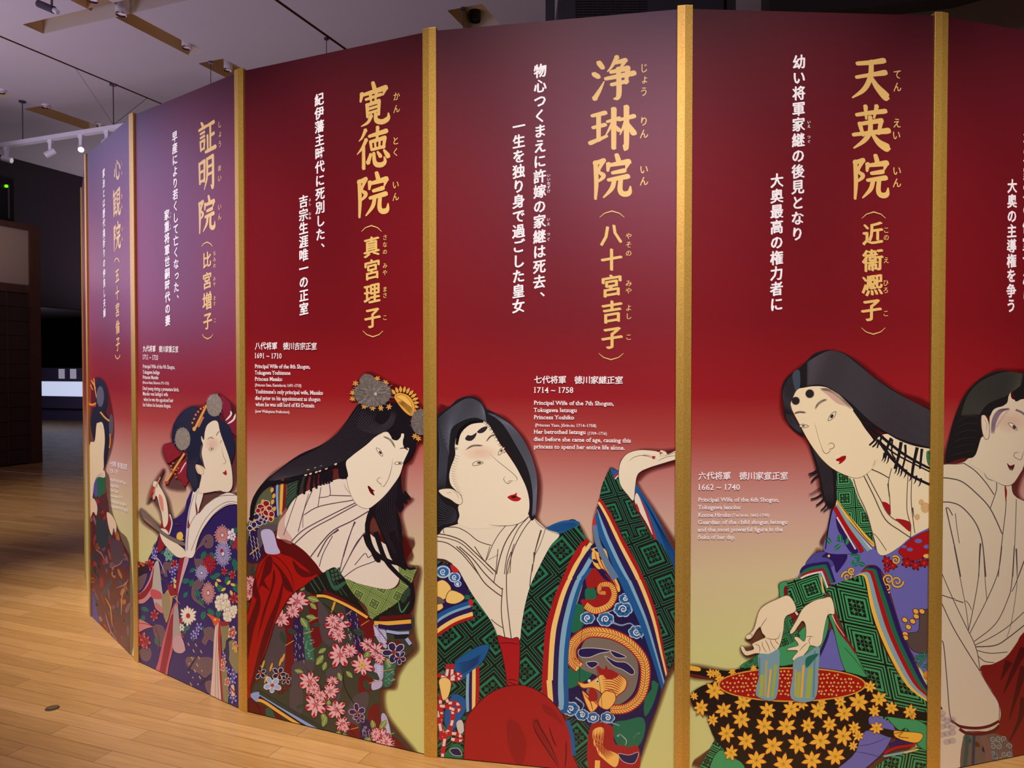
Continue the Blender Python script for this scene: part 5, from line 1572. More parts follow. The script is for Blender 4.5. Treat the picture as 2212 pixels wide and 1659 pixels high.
a.poly(GD, '1240,20 1340,20 1380,150 1450,300 1440,340 1400,260 1330,170 1290,170 1250,120'); a.hatch(RD, '1250,40 1290,150 1420,300', '1330,30 1360,140 1440,310', 3, 7)
for x, y in ((1285, 30), (1320, 90), (1270, 110), (1330, 190)): a.dot('#241a50', x, y, 26, 12, rot=0.5)
a.poly(RD, '1200,220 1260,160 1330,240 1420,300 1420,400 1330,470 1210,470 1160,400 1270,390 1280,310 1210,310')
ring = '1150,905 1095,850 1090,760 1150,680 1240,640 1400,660 1540,740 1630,860 1640,1000 1600,1130 1500,1210 1380,1220'
a.line(RD, ring, 92, 76); a.line(GD, ring, 72, 58)
rp_ = path(ring, False, 7)
for i in range(2, len(rp_) - 1):
    (x0, y0), (x1, y1) = rp_[i - 1], rp_[i + 1]
    l = math.hypot(x1 - x0, y1 - y0); nx, ny = -(y1 - y0) / l, (x1 - x0) / l
    for s_ in (-1, 1):
        a.line(RD, [(rp_[i][0] + nx * 32 * s_, rp_[i][1] + ny * 32 * s_), (rp_[i][0] + nx * 6 * s_ + (x1 - x0) * 0.5, rp_[i][1] + ny * 6 * s_ + (y1 - y0) * 0.5)], 6, 4); a.layer -= 1
a.up(); a.line(RD, ring, 5)
up_ = '1195,440 1270,480 1370,440 1410,360 1380,290 1310,290 1300,340 1345,350'
a.line(RD, up_, 64, 40); a.line(GD, up_, 48, 26)
rp_ = path(up_, False, 6)
for i in range(1, len(rp_) - 1):
    (x0, y0), (x1, y1) = rp_[i - 1], rp_[i + 1]; l = math.hypot(x1 - x0, y1 - y0); nx, ny = -(y1 - y0) / l, (x1 - x0) / l
    a.line(RD, [(rp_[i][0] + nx * 20, rp_[i][1] + ny * 20), (rp_[i][0] - nx * 20, rp_[i][1] - ny * 20)], 5, 3); a.layer -= 1
a.up()
a.poly(GD, '1140,1010 1200,1025 1280,980 1340,930 1430,950 1500,1000 1490,1070 1430,1120 1380,1180 1310,1200 1320,1110 1250,1060 1180,1060 1150,1040', line=RD, lw=7)
a.poly(GD, '1290,1180 1330,1090 1400,1080 1420,1150 1360,1220', line=RD, lw=6)
a.hatch(RD, '1310,940 1400,930 1490,1000', '1330,1080 1400,1100 1440,1110', 9, 6)
a.poly(RD, '1320,930 1380,920 1440,960 1400,990 1350,990'); a.poly(RD, '1300,960 1280,890 1330,920 1350,890 1360,940'); a.dot('#cfe0d0', 1285, 1010, 15); a.dot('#14352c', 1285, 1010, 7); a.dot('#cfe0d0', 1222, 1005, 12)
a.poly(GD, '1170,1080 1220,1120 1290,1180 1240,1240 1200,1180', line=RD, lw=6); a.poly(RD, '1230,1060 1280,1090 1280,1150 1220,1150'); a.lines(RD, 7, '1180,1100 1230,1160 1250,1230', '1200,1090 1260,1160 1290,1190')
a.poly(RD, '1230,1350 1390,1340 1420,1480 1590,1500 1560,1720 1240,1720'); a.poly(GD, '1250,1380 1330,1360 1330,1500 1440,1560 1420,1650 1340,1600 1270,1520'); a.hatch(RD, '1250,1400 1280,1500 1360,1600', '1320,1380 1330,1490 1420,1560', 6, 6)
a.hatch(RD, '1250,1370 1240,1480 1250,1560', '1360,1360 1350,1480 1340,1560', 5, 5)
a.poly('#241a50', '1440,1550 1520,1560 1590,1540 1560,1620 1480,1610', line='#cfc6c0', lw=4)
a.poly('#1d6b4c', '1450,1400 1520,1330 1600,1320 1560,1480 1480,1490'); a.lines('#d8cfc8', 4, '1450,1400 1500,1450 1490,1490', '1590,1390 1550,1440')
a.poly(RD, '1230,1500 1270,1500 1300,1600 1300,1720 1220,1720'); a.line(GD, '1285,1600 1280,1720', 38)
a.lines('#120c12', 3, '1140,450 1110,900', '1190,420 1150,1000 1240,1500', '1240,120 1300,500', '1270,880 1310,1100 1330,1480', '1400,1330 1450,1480')
# ---- hems
a.part('robe', 'printed_figure')
HEM = [RED4, YEL4, VIO4, PALE_BLUE, BLU4]
a.stripes(HEM, '1165,-40 1140,30 1060,170 980,330 930,480 895,620 880,800 868,1060 880,1140', '1240,10 1238,110 1190,230 1140,380 1100,550 1085,650 1068,800 1064,1000 1060,1210', [0, .22, .42, .62, .82, 1])
a.poly(RED4, '868,1040 905,1040 920,1140 880,1130'); a.line(YEL4, '920,1000 930,1150', 34, 30); a.line(VIO4, '962,1000 975,1180', 40); a.line(PALE_BLUE, '1010,1000 1015,1180 990,1225', 36); a.line(BLU4, '1048,1000 1050,1200 1015,1240', 34)
a.stripes(HEM[::-1], '1335,-60 1345,0 1400,150 1490,350 1590,560 1680,800 1765,1080', '1440,-120 1510,0 1590,150 1680,360 1740,560 1785,800 1810,930', [0, .32, .46, .70, .86, 1])
a.frame(*F1)
a.poly('#c03028', '1365,1200 1390,1185 1400,1250 1370,1330 1355,1280'); a.line(BLU4, '1395,1170 1430,1330 1520,1500 1600,1697', 40, 66); a.line('#5f7fa0', '1375,1260 1400,1400 1470,1560 1545,1697', 34, 60)
a.line(PALE_BLUE, '1405,1130 1465,1330 1570,1560 1647,1697', 22, 30); a.line(VIO4, '1404,1105 1500,1330 1605,1550 1686,1697', 30, 50); a.line(YEL4, '1408,1072 1480,1200 1570,1390 1690,1620 1728,1697', 20, 34); a.line(RED4, '1412,1045 1500,1180 1600,1390 1730,1630 1758,1697', 22, 31)
a.line(RED4, '1325,1380 1260,1440 1190,1560 1133,1697', 32, 42); a.line(YEL4, '1345,1405 1290,1480 1220,1590 1171,1697', 26, 38); a.line(VIO4, '1345,1460 1280,1570 1207,1697', 34, 38); a.line(PALE_BLUE, '1345,1540 1300,1610 1243,1697', 30, 38); a.line(BLU4, '1345,1610 1277,1697', 20, 34)
# ---- left cuff, ribbon and cord
a.frame(*F2)
a.poly('#241a50', '*60,130 200,140 250,180 300,300 335,400 200,450 *60,560')
for p in ('*60,280 130,250 190,310 160,380 110,400 *60,360', '180,330 260,350 290,390 220,430 150,410', '*60,450 110,420 130,460 *60,500'): a.poly(YEL4, p, line='#5a2418', lw=5)
for x, y, r in ((130, 190, 48), (215, 230, 40), (240, 280, 24)):
    a.dot(CW, x, y, r * 1.15, r); a.dot(CB, x, y, r * 0.9, r * 0.75); a.scroll('#e6eef4', x, y, r * 0.5, 8, 1.4, 1)
a.poly('#c02a28', '185,140 230,150 245,190 205,195'); a.dot('#1d6b4c', 310, 380, 24, 18); a.poly('#6a5a58', '*60,370 110,380 140,420 *60,440')
a.stripes([BLU4, PALE_BLUE, VIO4, YEL4, RED4], '*60,550 100,500 200,450 330,405', '*60,695 140,640 240,580 360,540', [0, .22, .36, .62, .84, 1])
a.poly('#c02a28', '320,400 350,400 350,450 330,440')
a.poly(BLU4, '215,870 300,800 400,745 475,738 440,840 350,940 260,1005 225,950', line='#10263f', lw=4); a.hatch('#123c70', '240,870 330,850 420,800', '250,970 330,920 400,870', 6, 9)
a.poly(BLU4, '200,1110 270,1120 310,1180 270,1280 200,1380 150,1350 140,1250', line='#10263f', lw=4)
a.stripes([PALE_BLUE, VIO4, YEL4, RED4], '305,960 300,1100 305,1240', '400,890 402,1050 395,1200', [0, .22, .45, .72, 1])
for p in ('170,880 150,1000 110,1150 120,1260', '200,880 190,1000 150,1120 200,1230 190,1340 140,1400 110,1330 120,1240', '90,960 170,990 240,990 260,970 235,955 190,985', '80,1190 160,1200 240,1230 240,1180 170,1170', '100,1440 180,1400 250,1410 260,1450 190,1440', '150,1400 130,1520 120,1660', '80,1200 100,1300 120,1420'):
    a.line('#a82228', p, 34); a.line('#dcd2cc', p, 20)
    q_ = path(p, False)
    for i in range(0, len(q_) - 2, 4): a.line('#b42028', q_[i:i + 3], 20); a.layer -= 1
    a.up()
a.poly(YEL4, '100,1000 150,980 190,1020 170,1120 130,1150 110,1080', line='#5a2418', lw=4)
a.poly('#1d6b4c', '130,1600 200,1480 270,1500 260,1600 200,1680'); a.poly('#241a50', '180,1520 240,1510 270,1560 210,1560', line='#cfc6c0', lw=4); a.poly('#cfc6c0', '230,1320 270,1300 285,1380 250,1400')
# ---- white under-robe
a.part('under_robe', 'printed_figure', label='white under-robe')
a.poly(WHT, '930,0 1000,-88 900,-133 810,-213 770,-240 560,-260 250,-190 140,-150 *60,-90 *60,86 140,98 200,135 240,170 270,220 350,360 470,530 522,620 545,682 590,676 640,690 700,706 715,600 740,450 780,300 850,150')
a.frame(*F1)
for p, w in (('165,1275 260,1280 340,1320 430,1390 535,1425', 7), ('85,1328 190,1345 300,1390 400,1480 480,1555 570,1640', 9), ('85,1352 190,1370 290,1410 390,1500 550,1659', 7), ('650,1265 590,1340 540,1430 500,1530 482,1555', 6),
             ('750,1250 690,1330 640,1420 600,1540 575,1659', 9), ('840,1190 760,1280 700,1400 660,1520 640,1659', 7), ('862,1210 800,1290 730,1420 690,1540 665,1659', 7), ('85,1388 180,1408 280,1480 360,1570 430,1659', 8), ('140,1290 150,1330', 6),
             ('840,1190 880,1205 920,1255 975,1290 1085,1335', 4), ('975,1290 930,1420 890,1500', 5)):
    a.line(L4, p, w)
a.line(L4, '940,1300 910,1400 885,1500 868,1640', 14, 4); a.line(L4, '885,1480 880,1560', 18, 6)
a.frame(*F2)
for p, w in (('80,95 140,98 200,132', 5), ('490,545 530,580 580,610', 6), ('540,20 525,180 510,270', 6), ('545,60 470,100', 3), ('575,310 565,450 572,560 592,680', 7), ('640,40 608,140 604,300 612,450 640,692', 7), ('662,-20 640,60 630,200', 6),
             ('250,0 350,90 440,200 520,280 575,322', 8), ('230,0 330,100 430,260 520,340 572,375', 8), ('365,0 440,110 520,190', 7), ('480,0 450,100', 5), ('800,130 785,230 778,300', 7)):
    a.line(L4, p, w)
# ---- red skirt
a.part('skirt', 'printed_figure', label='red skirt')
a.poly(RED4, '535,672 590,680 640,690 702,706 696,1010 688,1040 610,1035 600,960 570,800', line='#4a0c10', lw=5)
a.lines('#4a0c10', 6, '545,725 620,720 700,735', '605,1000 650,995 690,1010', '610,1010 660,1030 690,1040')
a.poly('#a01b1c', '300,1300 360,1210 450,1120 560,1060 690,1035 800,1060 900,1120 990,1210 1050,1310 1082,1420 1096,1540 1090,1760 *280,1760 288,1450', line='#4a0c10', lw=6)
a.poly('#8c1518', '610,1300 690,1320 750,1450 740,1580 700,1640 640,1560 610,1440')
a.poly('#8c1518', '800,1310 840,1290 870,1380 940,1500 990,1640 930,1560 850,1430'); a.lines('#4a0c10', 9, '800,1320 830,1300 850,1340 930,1480 1000,1640', '800,1320 830,1400 920,1540 1000,1660', '920,1340 950,1440 980,1500', '1050,1440 1050,1560 1040,1660')
a.poly('#8c1518', '870,1180 960,1220 1030,1340 970,1290 890,1240')
a.line(BLU4, '1060,1300 1095,1420 1108,1560', 30)
# ---- hair
a.part('hair', 'printed_figure', label='black swept-up hair')
a.frame(*F1)
H4, HL4 = '#1a181d', '#656a7c'
a.poly(H4, '480,320 600,368 700,448 800,570 870,740 912,900 906,1080 884,1205 845,1200 800,1000 740,800 650,640 520,470')
a.poly(H4, '*60,400 110,350 200,290 260,235 340,210 420,224 470,280 505,340 530,450 490,440 430,430 340,450 270,490 250,560 240,640 240,700 210,770 195,850 225,950 300,1040 290,1200 270,1245 150,1285 110,1330 *60,1360')
a.hatch(HL4, '500,345 620,430 740,620 830,800 870,1000 865,1190', '560,360 700,450 810,590 880,760 908,920 895,1180', 15, 2.4, taper=0.05)
a.hatch(HL4, '90,400 210,300 340,228 440,260 480,330', '190,700 200,500 280,420 400,385 500,420', 22, 2.6, taper=0.06)
a.hatch('#4c5060', '95,420 110,640 95,960', '215,440 190,640 160,960', 12, 3)
a.hatch('#4c5060', '90,990 150,1080 240,1130 260,1230', '90,1290 130,1260 180,1250 220,1240', 10, 3)
# ---- face and neck
a.part('face', 'printed_figure', label='pale upturned face with red lips')
a.poly(SKIN4, '440,408 485,418 520,450 560,520 600,590 650,660 720,762 770,850 820,960 842,1060 838,1150 800,1220 730,1256 600,1270 400,1290 268,1250 275,1180 262,1110 300,1070 290,1020 250,980 205,930 192,860 205,790 240,690 238,600 265,510 330,440 390,412')
a.blush('#e89080', 440, 670, 150, 70)
a.hatch('#17161a', '240,600 270,490 360,415 470,405', '262,610 288,510 365,440 470,425', 26, 3)
for k in range(34):
    t = k / 33
    pts_ = path('240,640 262,520 350,425 440,400 500,425 540,480 600,580 660,680', False, 8)
    p0 = pts_[int(t * (len(pts_) - 1))]; p1 = pts_[min(len(pts_) - 1, int(t * (len(pts_) - 1)) + 1)]
    if p0 == p1: continue
    l = math.hypot(p1[0] - p0[0], p1[1] - p0[1]); nx, ny = -(p1[1] - p0[1]) / l, (p1[0] - p0[0]) / l
    a.line('#17161a', [p0, (p0[0] + nx * 26, p0[1] + ny * 26)], 7, 1); a.layer -= 1
a.up()
for k in range(16):
    y = 690 + k * 21; x = 240 - 45 * math.sin(k / 15 * 3.14) + k * 2
    a.line('#8d7a70', [(x, y), (x + 40, y + 14)], 4, 1); a.layer -= 1
a.up()
for k in range(14):
    a.line('#17161a', [(270 - k * 1.0, 1100 + k * 10), (252 - k, 1096 + k * 10)], 6, 1); a.layer -= 1
a.up()
a.poly('#2c262b', '322,560 326,545 350,522 412,508 402,545 372,572 340,572'); a.poly('#2c262b', '418,500 458,466 500,456 496,480 470,505 440,512'); a.poly(SKIN4, '330,520 370,530 408,506 350,512')
a.hatch('#6b5a50', '318,655 380,606 470,608', '330,645 385,622 465,618', 4, 3.4); a.hatch('#6b5a50', '488,585 520,535 572,512', '500,575 530,545 565,525', 4, 3.2)
a.poly('#e6d8b8', '382,760 405,742 440,738 470,752 430,770 390,776', line='#4a403e', lw=4); a.dot('#4a403e', 436, 752, 17, 9)
a.poly('#e6d8b8', '590,690 596,660 615,635 642,626 632,655 610,682', line='#4a403e', lw=4); a.dot('#4a403e', 616, 653, 8, 13, rot=0.6)
a.lines('#57463c', 4, '515,675 600,750 700,830 745,880 730,900', '650,862 635,880 645,905 668,922 690,912 720,895', '668,918 680,900 705,898', '510,1255 600,1265 720,1258 800,1222 835,1185')
a.poly('#b01b20', '665,1032 690,1016 720,1008 742,996 742,1022 776,1042 752,1064 715,1064 685,1050'); a.poly('#3a1014', '690,1030 720,1020 742,1030 715,1040')
a.poly(SKIN4, '105,978 160,962 222,968 280,1010 300,1060 285,1090 250,1085 200,1050 140,1020', line='#57463c', lw=4); a.lines('#8a7460', 3, '165,985 180,1000 200,990 210,1005', '210,975 250,1000 270,1050', '225,1045 260,1060')
# ---- raised hand
a.part('hand', 'printed_figure', label='pale raised hand')
a.poly(SKIN4, '1580,920 1570,860 1576,780 1600,720 1650,672 1740,648 1860,654 1900,664 1915,648 1955,662 1975,680 *2070,630 *2070,715 1980,742 1900,766 1820,792 1750,824 1718,865 1705,950 1690,1060 1640,1010 1600,960', line='#57463c', lw=4)
a.lines('#57463c', 4, '1650,742 1700,705 1780,690 1850,700', '1740,690 1800,698 1850,712', '1900,700 1960,690 2060,660', '1880,740 1960,705 2060,690', '1770,675 1830,690', '1960,745 2060,725', '1840,700 1850,720 1880,715')
a.poly('#b2202a', '1840,700 1870,700 1856,720'); a.poly('#b2202a', '1902,668 1930,672 1918,700'); a.dot('#e6d2b0', 1930, 690, 20, 14, rot=0.4)

# ================================================================== panel: lady washing her hands over a bowl
SKIN, INKLINE, HAIRC, HAIRL = '#ecdcb8', '#4a3a33', '#1c181c', '#706d78'
GREEN, DK, BLUE, VIO, RED, LBL, YEL, TEAL = '#3f9a62', '#181510', '#6a69b4', '#2c1a60', '#a8161c', '#86a9b2', '#efbf4e', '#1f6d50'
a = PANELS[5]
F1, F2 = (1480, 700, 3.4564), (1480, 1150, 3.26)
a.part('printed_figure', label='printed long-haired lady in a green and violet robe')
a.frame(*F1)
a.halo('1060,200 900,290 770,390 722,510 740,690 885,830 940,930 985,1090 1010,1240 1090,1370 1075,1500 1040,1640 1700,1640 1840,1200 1840,640 1550,490 1280,280', 8, 10)
a.frame(*F2)
a.halo('985,130 900,155 810,310 665,360 665,450 540,530 480,690 430,745 470,790 395,810 430,860 510,860 390,950 300,975 40,935 40,1000 210,1030 60,1120 45,1200 160,1280 220,1460 110,1640 1500,1640 1500,300', 10, 10)
a.part('robe', 'printed_figure', label='green and violet patterned robe')
a.poly(BLUE, '*1000,-60 985,130 900,150 850,230 805,320 1040,365 1200,310 1290,230 1400,300 1550,760 *1735,1070 *1735,-60')
a.poly('#4f4d96', '905,150 985,135 1040,160 1030,240 850,235', line='#221846', lw=3)
a.poly(VIO, '960,170 1010,135 1060,140 1120,130 1140,180 1080,270 1060,280 1040,210 1000,180')
for x, y, r in ((1085, 60, 36), (1050, 100, 30), (1120, 95, 34), (1180, 170, 34), (1215, 215, 34), (1175, 230, 26)):
    a.leaf('#1d6a52', x, y, r * 1.7, r, 0.7 + x * 0.01, '#7fd0a0')
    a.leaf('#26805e', x, y, r * 1.5, r, 2.6 + y * 0.01, '#0c2a20')
a.dot('#e8d070', 1130, 40, 12); a.dot('#e8d070', 1010, 165, 9)
# right-hand blue robe: red peony, gold tendrils, brown cloud, berries
a.poly(RED, '1500,130 1570,60 1650,10 *1735,-20 *1735,170 1690,150 1650,190 1560,200 1530,170', line='#3a0a10', lw=3)
for x, y, r in ((1420, 200, 38), (1460, 235, 34), (1560, 215, 40), (1620, 230, 38), (1680, 215, 40), (1420, 255, 26)):
    a.blossom(x, y, r, 6, RED, '#5a0a12', '#c8402e', outline='#3a0a10', rot=x)
for x, y, r in ((1580, 120, 22), (1640, 60, 26), (1700, 100, 24), (1540, 100, 18)): a.dot('#6a6ab0', x, y, r, r * 0.6)
a.dot(YEL, 1700, 165, 26, 14)
for x, y, r, t in ((1490, 345, 46, 0), (1430, 330, 40, 2), (1420, 390, 36, 1), (1140, 310, 40, 3), (1170, 270, 26, 1), (1480, 195, 32, 4)):
    a.scroll('#4a2c10', x, y, r, 19, 1.5, t); a.scroll('#e8b850', x, y, r, 12, 1.5, t)
a.poly('#5a4a46', '1650,560 1700,540 *1735,540 *1735,830 1680,850 1600,830 1555,760 1560,710 1640,690', line='#2d2320', lw=4)
for x, y in ((1545, 615), (1600, 625), (1570, 665), (1625, 590), (1622, 555), (1665, 555), (1548, 715), (1550, 740)):
    a.dot('#5a1a14', x, y, 25, 20, rot=0.6); a.dot('#e8b44c', x, y, 20, 15, rot=0.6)
for k in range(9): a.leaf('#1d6a56', 1640 + (k % 3) * 26, 850 + (k // 3) * 46, 60, 26, 0.5 + k * 0.8, '#7ab09a')
a.dot('#d98a2c', 1698, 1000, 20, 26)
# sleeves
a.lattice('800,320 945,282 1005,370 990,430 950,480 840,520 800,556 745,485 712,410 705,362', (170, -58), (62, 165), (770, 345), DK, GREEN, DK)
a.poly(GREEN, '665,358 712,345 720,400 690,450 665,458 660,400', line='#1d2a18', lw=4)
a.poly('#7a1420', '695,385 718,380 715,440 695,445')
for c, w, p in ((VIO, 26, '815,285 850,240 *1000,215 1045,350'), (TEAL, 24, '815,300 870,258 *985,236 1030,352'), (RED, 14, '812,312 870,280 *970,258 1016,362'),
                ('#e6ddd0', 12, '812,322 870,296 *958,276 1002,390'), (LBL, 14, '945,285 958,350 975,430'), (YEL, 10, '955,310 970,420')):
    a.line(c, p, w)
a.lattice('1000,400 1050,365 1190,315 1255,310 1280,420 1330,640 1400,820 1500,1000 1560,1060 *1735,1220 *1735,1290 1560,1240 1410,1195 1340,1110 1270,1010 1190,850 1080,600 1040,480',
          (245, 52), (52, 250), (1060, 380), DK, GREEN, DK)
a.stripes([YEL, LBL, RED, TEAL, VIO], '1180,318 1235,300 1265,340 1300,520 1350,680 1440,880 1560,1080 1700,1190', '1300,235 1365,250 1390,330 1450,480 1530,720 1640,960 1690,1060 1735,1130',
          [0, .18, .40, .60, .80, 1])
a.lines('#17120f', 4, '1180,320 1240,302 1268,345 1302,525 1352,682 1442,882 1560,1080')
a.poly(TEAL, '1010,600 1000,700 940,880 930,940 900,930 900,840 980,640')
a.poly(BLUE, '1020,690 1045,700 1090,860 1120,970 930,950 955,850', line='#241a4a', lw=4)
a.poly(VIO, '985,700 1015,690 1000,760 945,880 950,820')
a.poly(GREEN, '1005,575 1045,600 1100,720 1200,850 1270,990 1290,1012 1190,1022 1140,1000 1090,880 1045,690', line='#17261a', lw=4)
a.line('#8a1820', '1040,575 1085,690 1140,760 1200,850', 26, 14)
a.line('#e6d8c4', '1032,575 1060,640 1120,730', 8, 3)
a.line('#1c4a30', '1120,810 1200,900 1270,1000', 4)
a.poly(GREEN, '390,952 480,880 560,830 680,800 760,750 840,660 960,610 1005,600 1000,700 940,850 900,930 780,925 650,945', line='#17261a', lw=4)
a.lattice('400,950 470,890 520,870 515,950', (70, -60), (50, 60), (400, 900), DK, GREEN, DK)
a.lattice('700,590 730,560 760,640 790,700 800,740 680,810 690,700', (100, -40), (40, 100), (690, 600), DK, GREEN, DK)
a.line('#8a1820', '735,560 770,600', 30); a.line('#e6d8c4', '770,550 790,580', 14)
a.lines('#1c4a30', 3, '700,860 760,800', '850,940 900,880', '640,900 720,830')
# lower right cloth
a.poly(BLUE, '1250,1300 1400,1260 1480,1400 1450,1450 1380,1560 1200,1700 1030,1700 1200,1540', line='#241a4a', lw=4)
a.lines('#2d2860', 4, '1200,1500 1300,1490 1430,1440', '1190,1540 1300,1560 1400,1590')
a.lattice('1290,1240 1400,1195 1560,1245 *1735,1290 *1735,1700 1330,1700 1420,1590 1640,1480', (215, 40), (-40, 215), (1400, 1290), DK, GREEN, DK)
a.poly(GREEN, '1400,1265 1560,1290 1690,1350 *1735,1400 *1735,1560 1640,1500 1560,1380 1500,1390', line='#17261a', lw=4)
for c, w, p in ((VIO, 34, '1440,1500 1520,1470 1600,1480'), (RED, 20, '1400,1555 1480,1515 1620,1495'), (LBL, 16, '1395,1575 1500,1555 1600,1535'), (YEL, 10, '1540,1550 1640,1525')): a.line(c, p, w)
a.lattice('100,1650 160,1550 215,1460 290,1540 440,1640 440,1700 100,1700', (150, 70), (-70, 150), (110, 1500), DK, GREEN, DK)
a.poly(GREEN, '190,1600 250,1530 330,1580 440,1640 440,1700 190,1700', line='#17261a', lw=4)
# under-robe and collar
a.part('under_robe', 'printed_figure', label='cream under-robe')
a.frame(*F1)
CREAM = '#eadcb8'
a.poly(CREAM, '1215,1140 1330,1100 1440,1000 1560,1030 1660,1100 *1860,1190 *1860,1500 1690,1585 1600,1659 1500,1720 1440,1710 1410,1600 1340,1430 1285,1300')
a.part('robe', 'printed_figure')
a.lattice('1112,1100 1200,1140 1240,1165 1290,1300 1360,1440 1405,1630 1340,1590 1200,1420 1125,1310', (150, -10), (10, 150), (1100, 1080), DK, '#4aa468', DK)
a.poly(BLUE, '1088,1370 1130,1390 1250,1600 1300,1700 1040,1700 1070,1520')
a.poly(VIO, '1125,1430 1180,1500 1260,1640 1290,1700 1230,1700 1140,1540')
for x, y, t in ((1120, 1600, 0.3), (1150, 1560, 1.4), (1160, 1640, 2.4), (1090, 1640, 4), (1200, 1650, 5)): a.leaf('#1d6a52', x, y, 70, 36, t, '#8ad0a0')
a.line(YEL, '1125,1320 1200,1420 1320,1560 1410,1655', 26); a.line('#e8dcc0', '1120,1335 1190,1440 1300,1580 1390,1680', 10)
a.line(LBL, '1125,1350 1210,1480 1300,1600 1370,1690', 30); a.line(RED, '1112,1365 1190,1500 1280,1630 1320,1700', 34); a.line('#e0d4c8', '1130,1440 1200,1560 1270,1680', 12)
a.lines('#1a1512', 5, '1125,1310 1210,1420 1340,1590 1410,1650')
a.part('under_robe', 'printed_figure')
a.poly('#a8161c', '1465,1330 1500,1332 1530,1362 1526,1430 1490,1390'); a.poly('#a8161c', '1568,1455 1640,1462 1682,1488 1676,1548 1620,1505')
for p, w in (('1255,1155 1290,1270 1350,1400 1395,1560 1420,1680', 7), ('1330,1130 1400,1270 1490,1455 1600,1540 1690,1600', 8), ('1350,1112 1450,1300 1535,1440 1660,1500', 7),
             ('1378,1080 1450,1110 1522,1150', 8), ('1550,1040 1515,1180 1525,1300 1530,1420', 6), ('1690,1130 1685,1330 1712,1560', 6), ('1662,1110 1652,1370 1680,1500 1680,1590', 6), ('1400,1560 1440,1600 1500,1690', 5)):
    a.line('#55433c', p, w)
a.line('#55433c', '1512,1190 1520,1290', 12, 3); a.line('#55433c', '1695,1370 1705,1440', 12, 4)
for x, y, r in ((1790, 1370, 34), (1760, 1330, 20), (1730, 1440, 20)): a.dot('#dfae62@0.5', x, y, r, r * 1.2)
a.poly(CREAM, '1400,880 1500,820 1600,868 1860,925 1860,1230 1660,1130 1440,1020')
a.lines('#55433c', 5, '1570,880 1560,1030', '1650,900 1655,1110', '1780,930 1790,1160')
# hair
a.part('hair', 'printed_figure', label='long black hair')
a.poly(HAIRC, '922,870 960,1010 985,1090 1003,1160 1015,1240 1040,1320 1080,1375 1122,1345 1128,1200 1118,1080 1040,1030 980,960')
for p, w in (('1000,1075 960,1105 918,1120', 18), ('1005,1085 960,1118 925,1135', 14), ('1000,1125 965,1150 938,1182', 20), ('1010,1215 960,1250 920,1272', 6), ('1015,1228 960,1262 930,1275', 6),
             ('1020,1270 980,1295 935,1308', 18), ('1040,1300 1010,1330 975,1355', 20), ('1060,1330 1040,1365 1010,1392', 16), ('1075,1350 1060,1375 1030,1400', 14), ('1105,1350 1085,1420 1060,1560 1045,1680', 14)):
    a.line(HAIRC, p, w, w * 0.5)
a.hatch('#4b474d', '935,890 1000,1100 1045,1330', '1000,970 1090,1080 1110,1340', 9, 2.4)
# face
a.part('face', 'printed_figure', label='pale face with small red lips')
a.poly(SKIN, '815,520 830,488 880,470 960,462 1060,475 1150,525 1235,615 1290,700 1340,780 1400,860 1440,940 1450,1000 1400,1070 1350,1120 1280,1150 1200,1130 1100,1080 1020,1010 950,920 900,840 850,745 805,660 785,600')
a.lines('#6b543d', 3, '785,600 805,660 850,745 900,840 950,920 1020,1010 1100,1080 1200,1130 1280,1150 1350,1120 1400,1070 1440,1000')
a.poly('#cfa99a', '1010,488 1080,500 1150,560 1235,640 1200,615 1130,590 1060,530', closed=True)
a.hatch('#6a5550', '1010,490 1100,520 1240,640', '1000,475 1120,500 1250,630', 6, 3)
for x, y, r in ((928, 520, 32), (823, 573, 30)):
    a.dot('#2a2226', x, y, r)
    for k in range(26):
        t = k * 0.2417; a.line('#3a3034', [(x + math.cos(t) * r * 0.85, y + math.sin(t) * r * 0.85), (x + math.cos(t) * r * 1.18, y + math.sin(t) * r * 1.18)], 3, 1); a.layer -= 1
    a.up()
a.hatch('#5b4a48', '962,632 985,590 1020,566 1060,555', '972,640 995,605 1030,580 1055,572', 4, 3.4)
a.hatch('#5b4a48', '808,662 850,650 905,656', '812,676 850,664 900,668', 4, 3.2)
a.poly('#e8dcc0', '1065,722 1075,690 1095,665 1122,654 1118,680 1100,705', line='#33282a', lw=4); a.dot('#33282a', 1093, 688, 11, 16, rot=0.5)
a.poly('#e8dcc0', '848,762 875,747 920,762 880,775', line='#4a3c3a', lw=4); a.dot('#4a3c3a', 880, 760, 11, 7)
a.lines('#a08058', 3, '958,728 975,780 990,840 1010,900 1030,950')
a.lines('#55433a', 4, '1010,900 1028,948 1048,966 1072,955 1090,934', '1060,908 1075,890 1098,890 1112,906 1102,926 1078,932 1068,945')
a.poly('#a5141a', '1124,1010 1150,996 1170,985 1198,984 1192,1012 1160,1040 1142,1043 1150,1028 1128,1020'); a.line('#4a0a0e', '1128,1012 1165,1008 1195,990', 4)
a.lines('#6b543d', 3, '1395,1060 1410,1040 1415,1010')
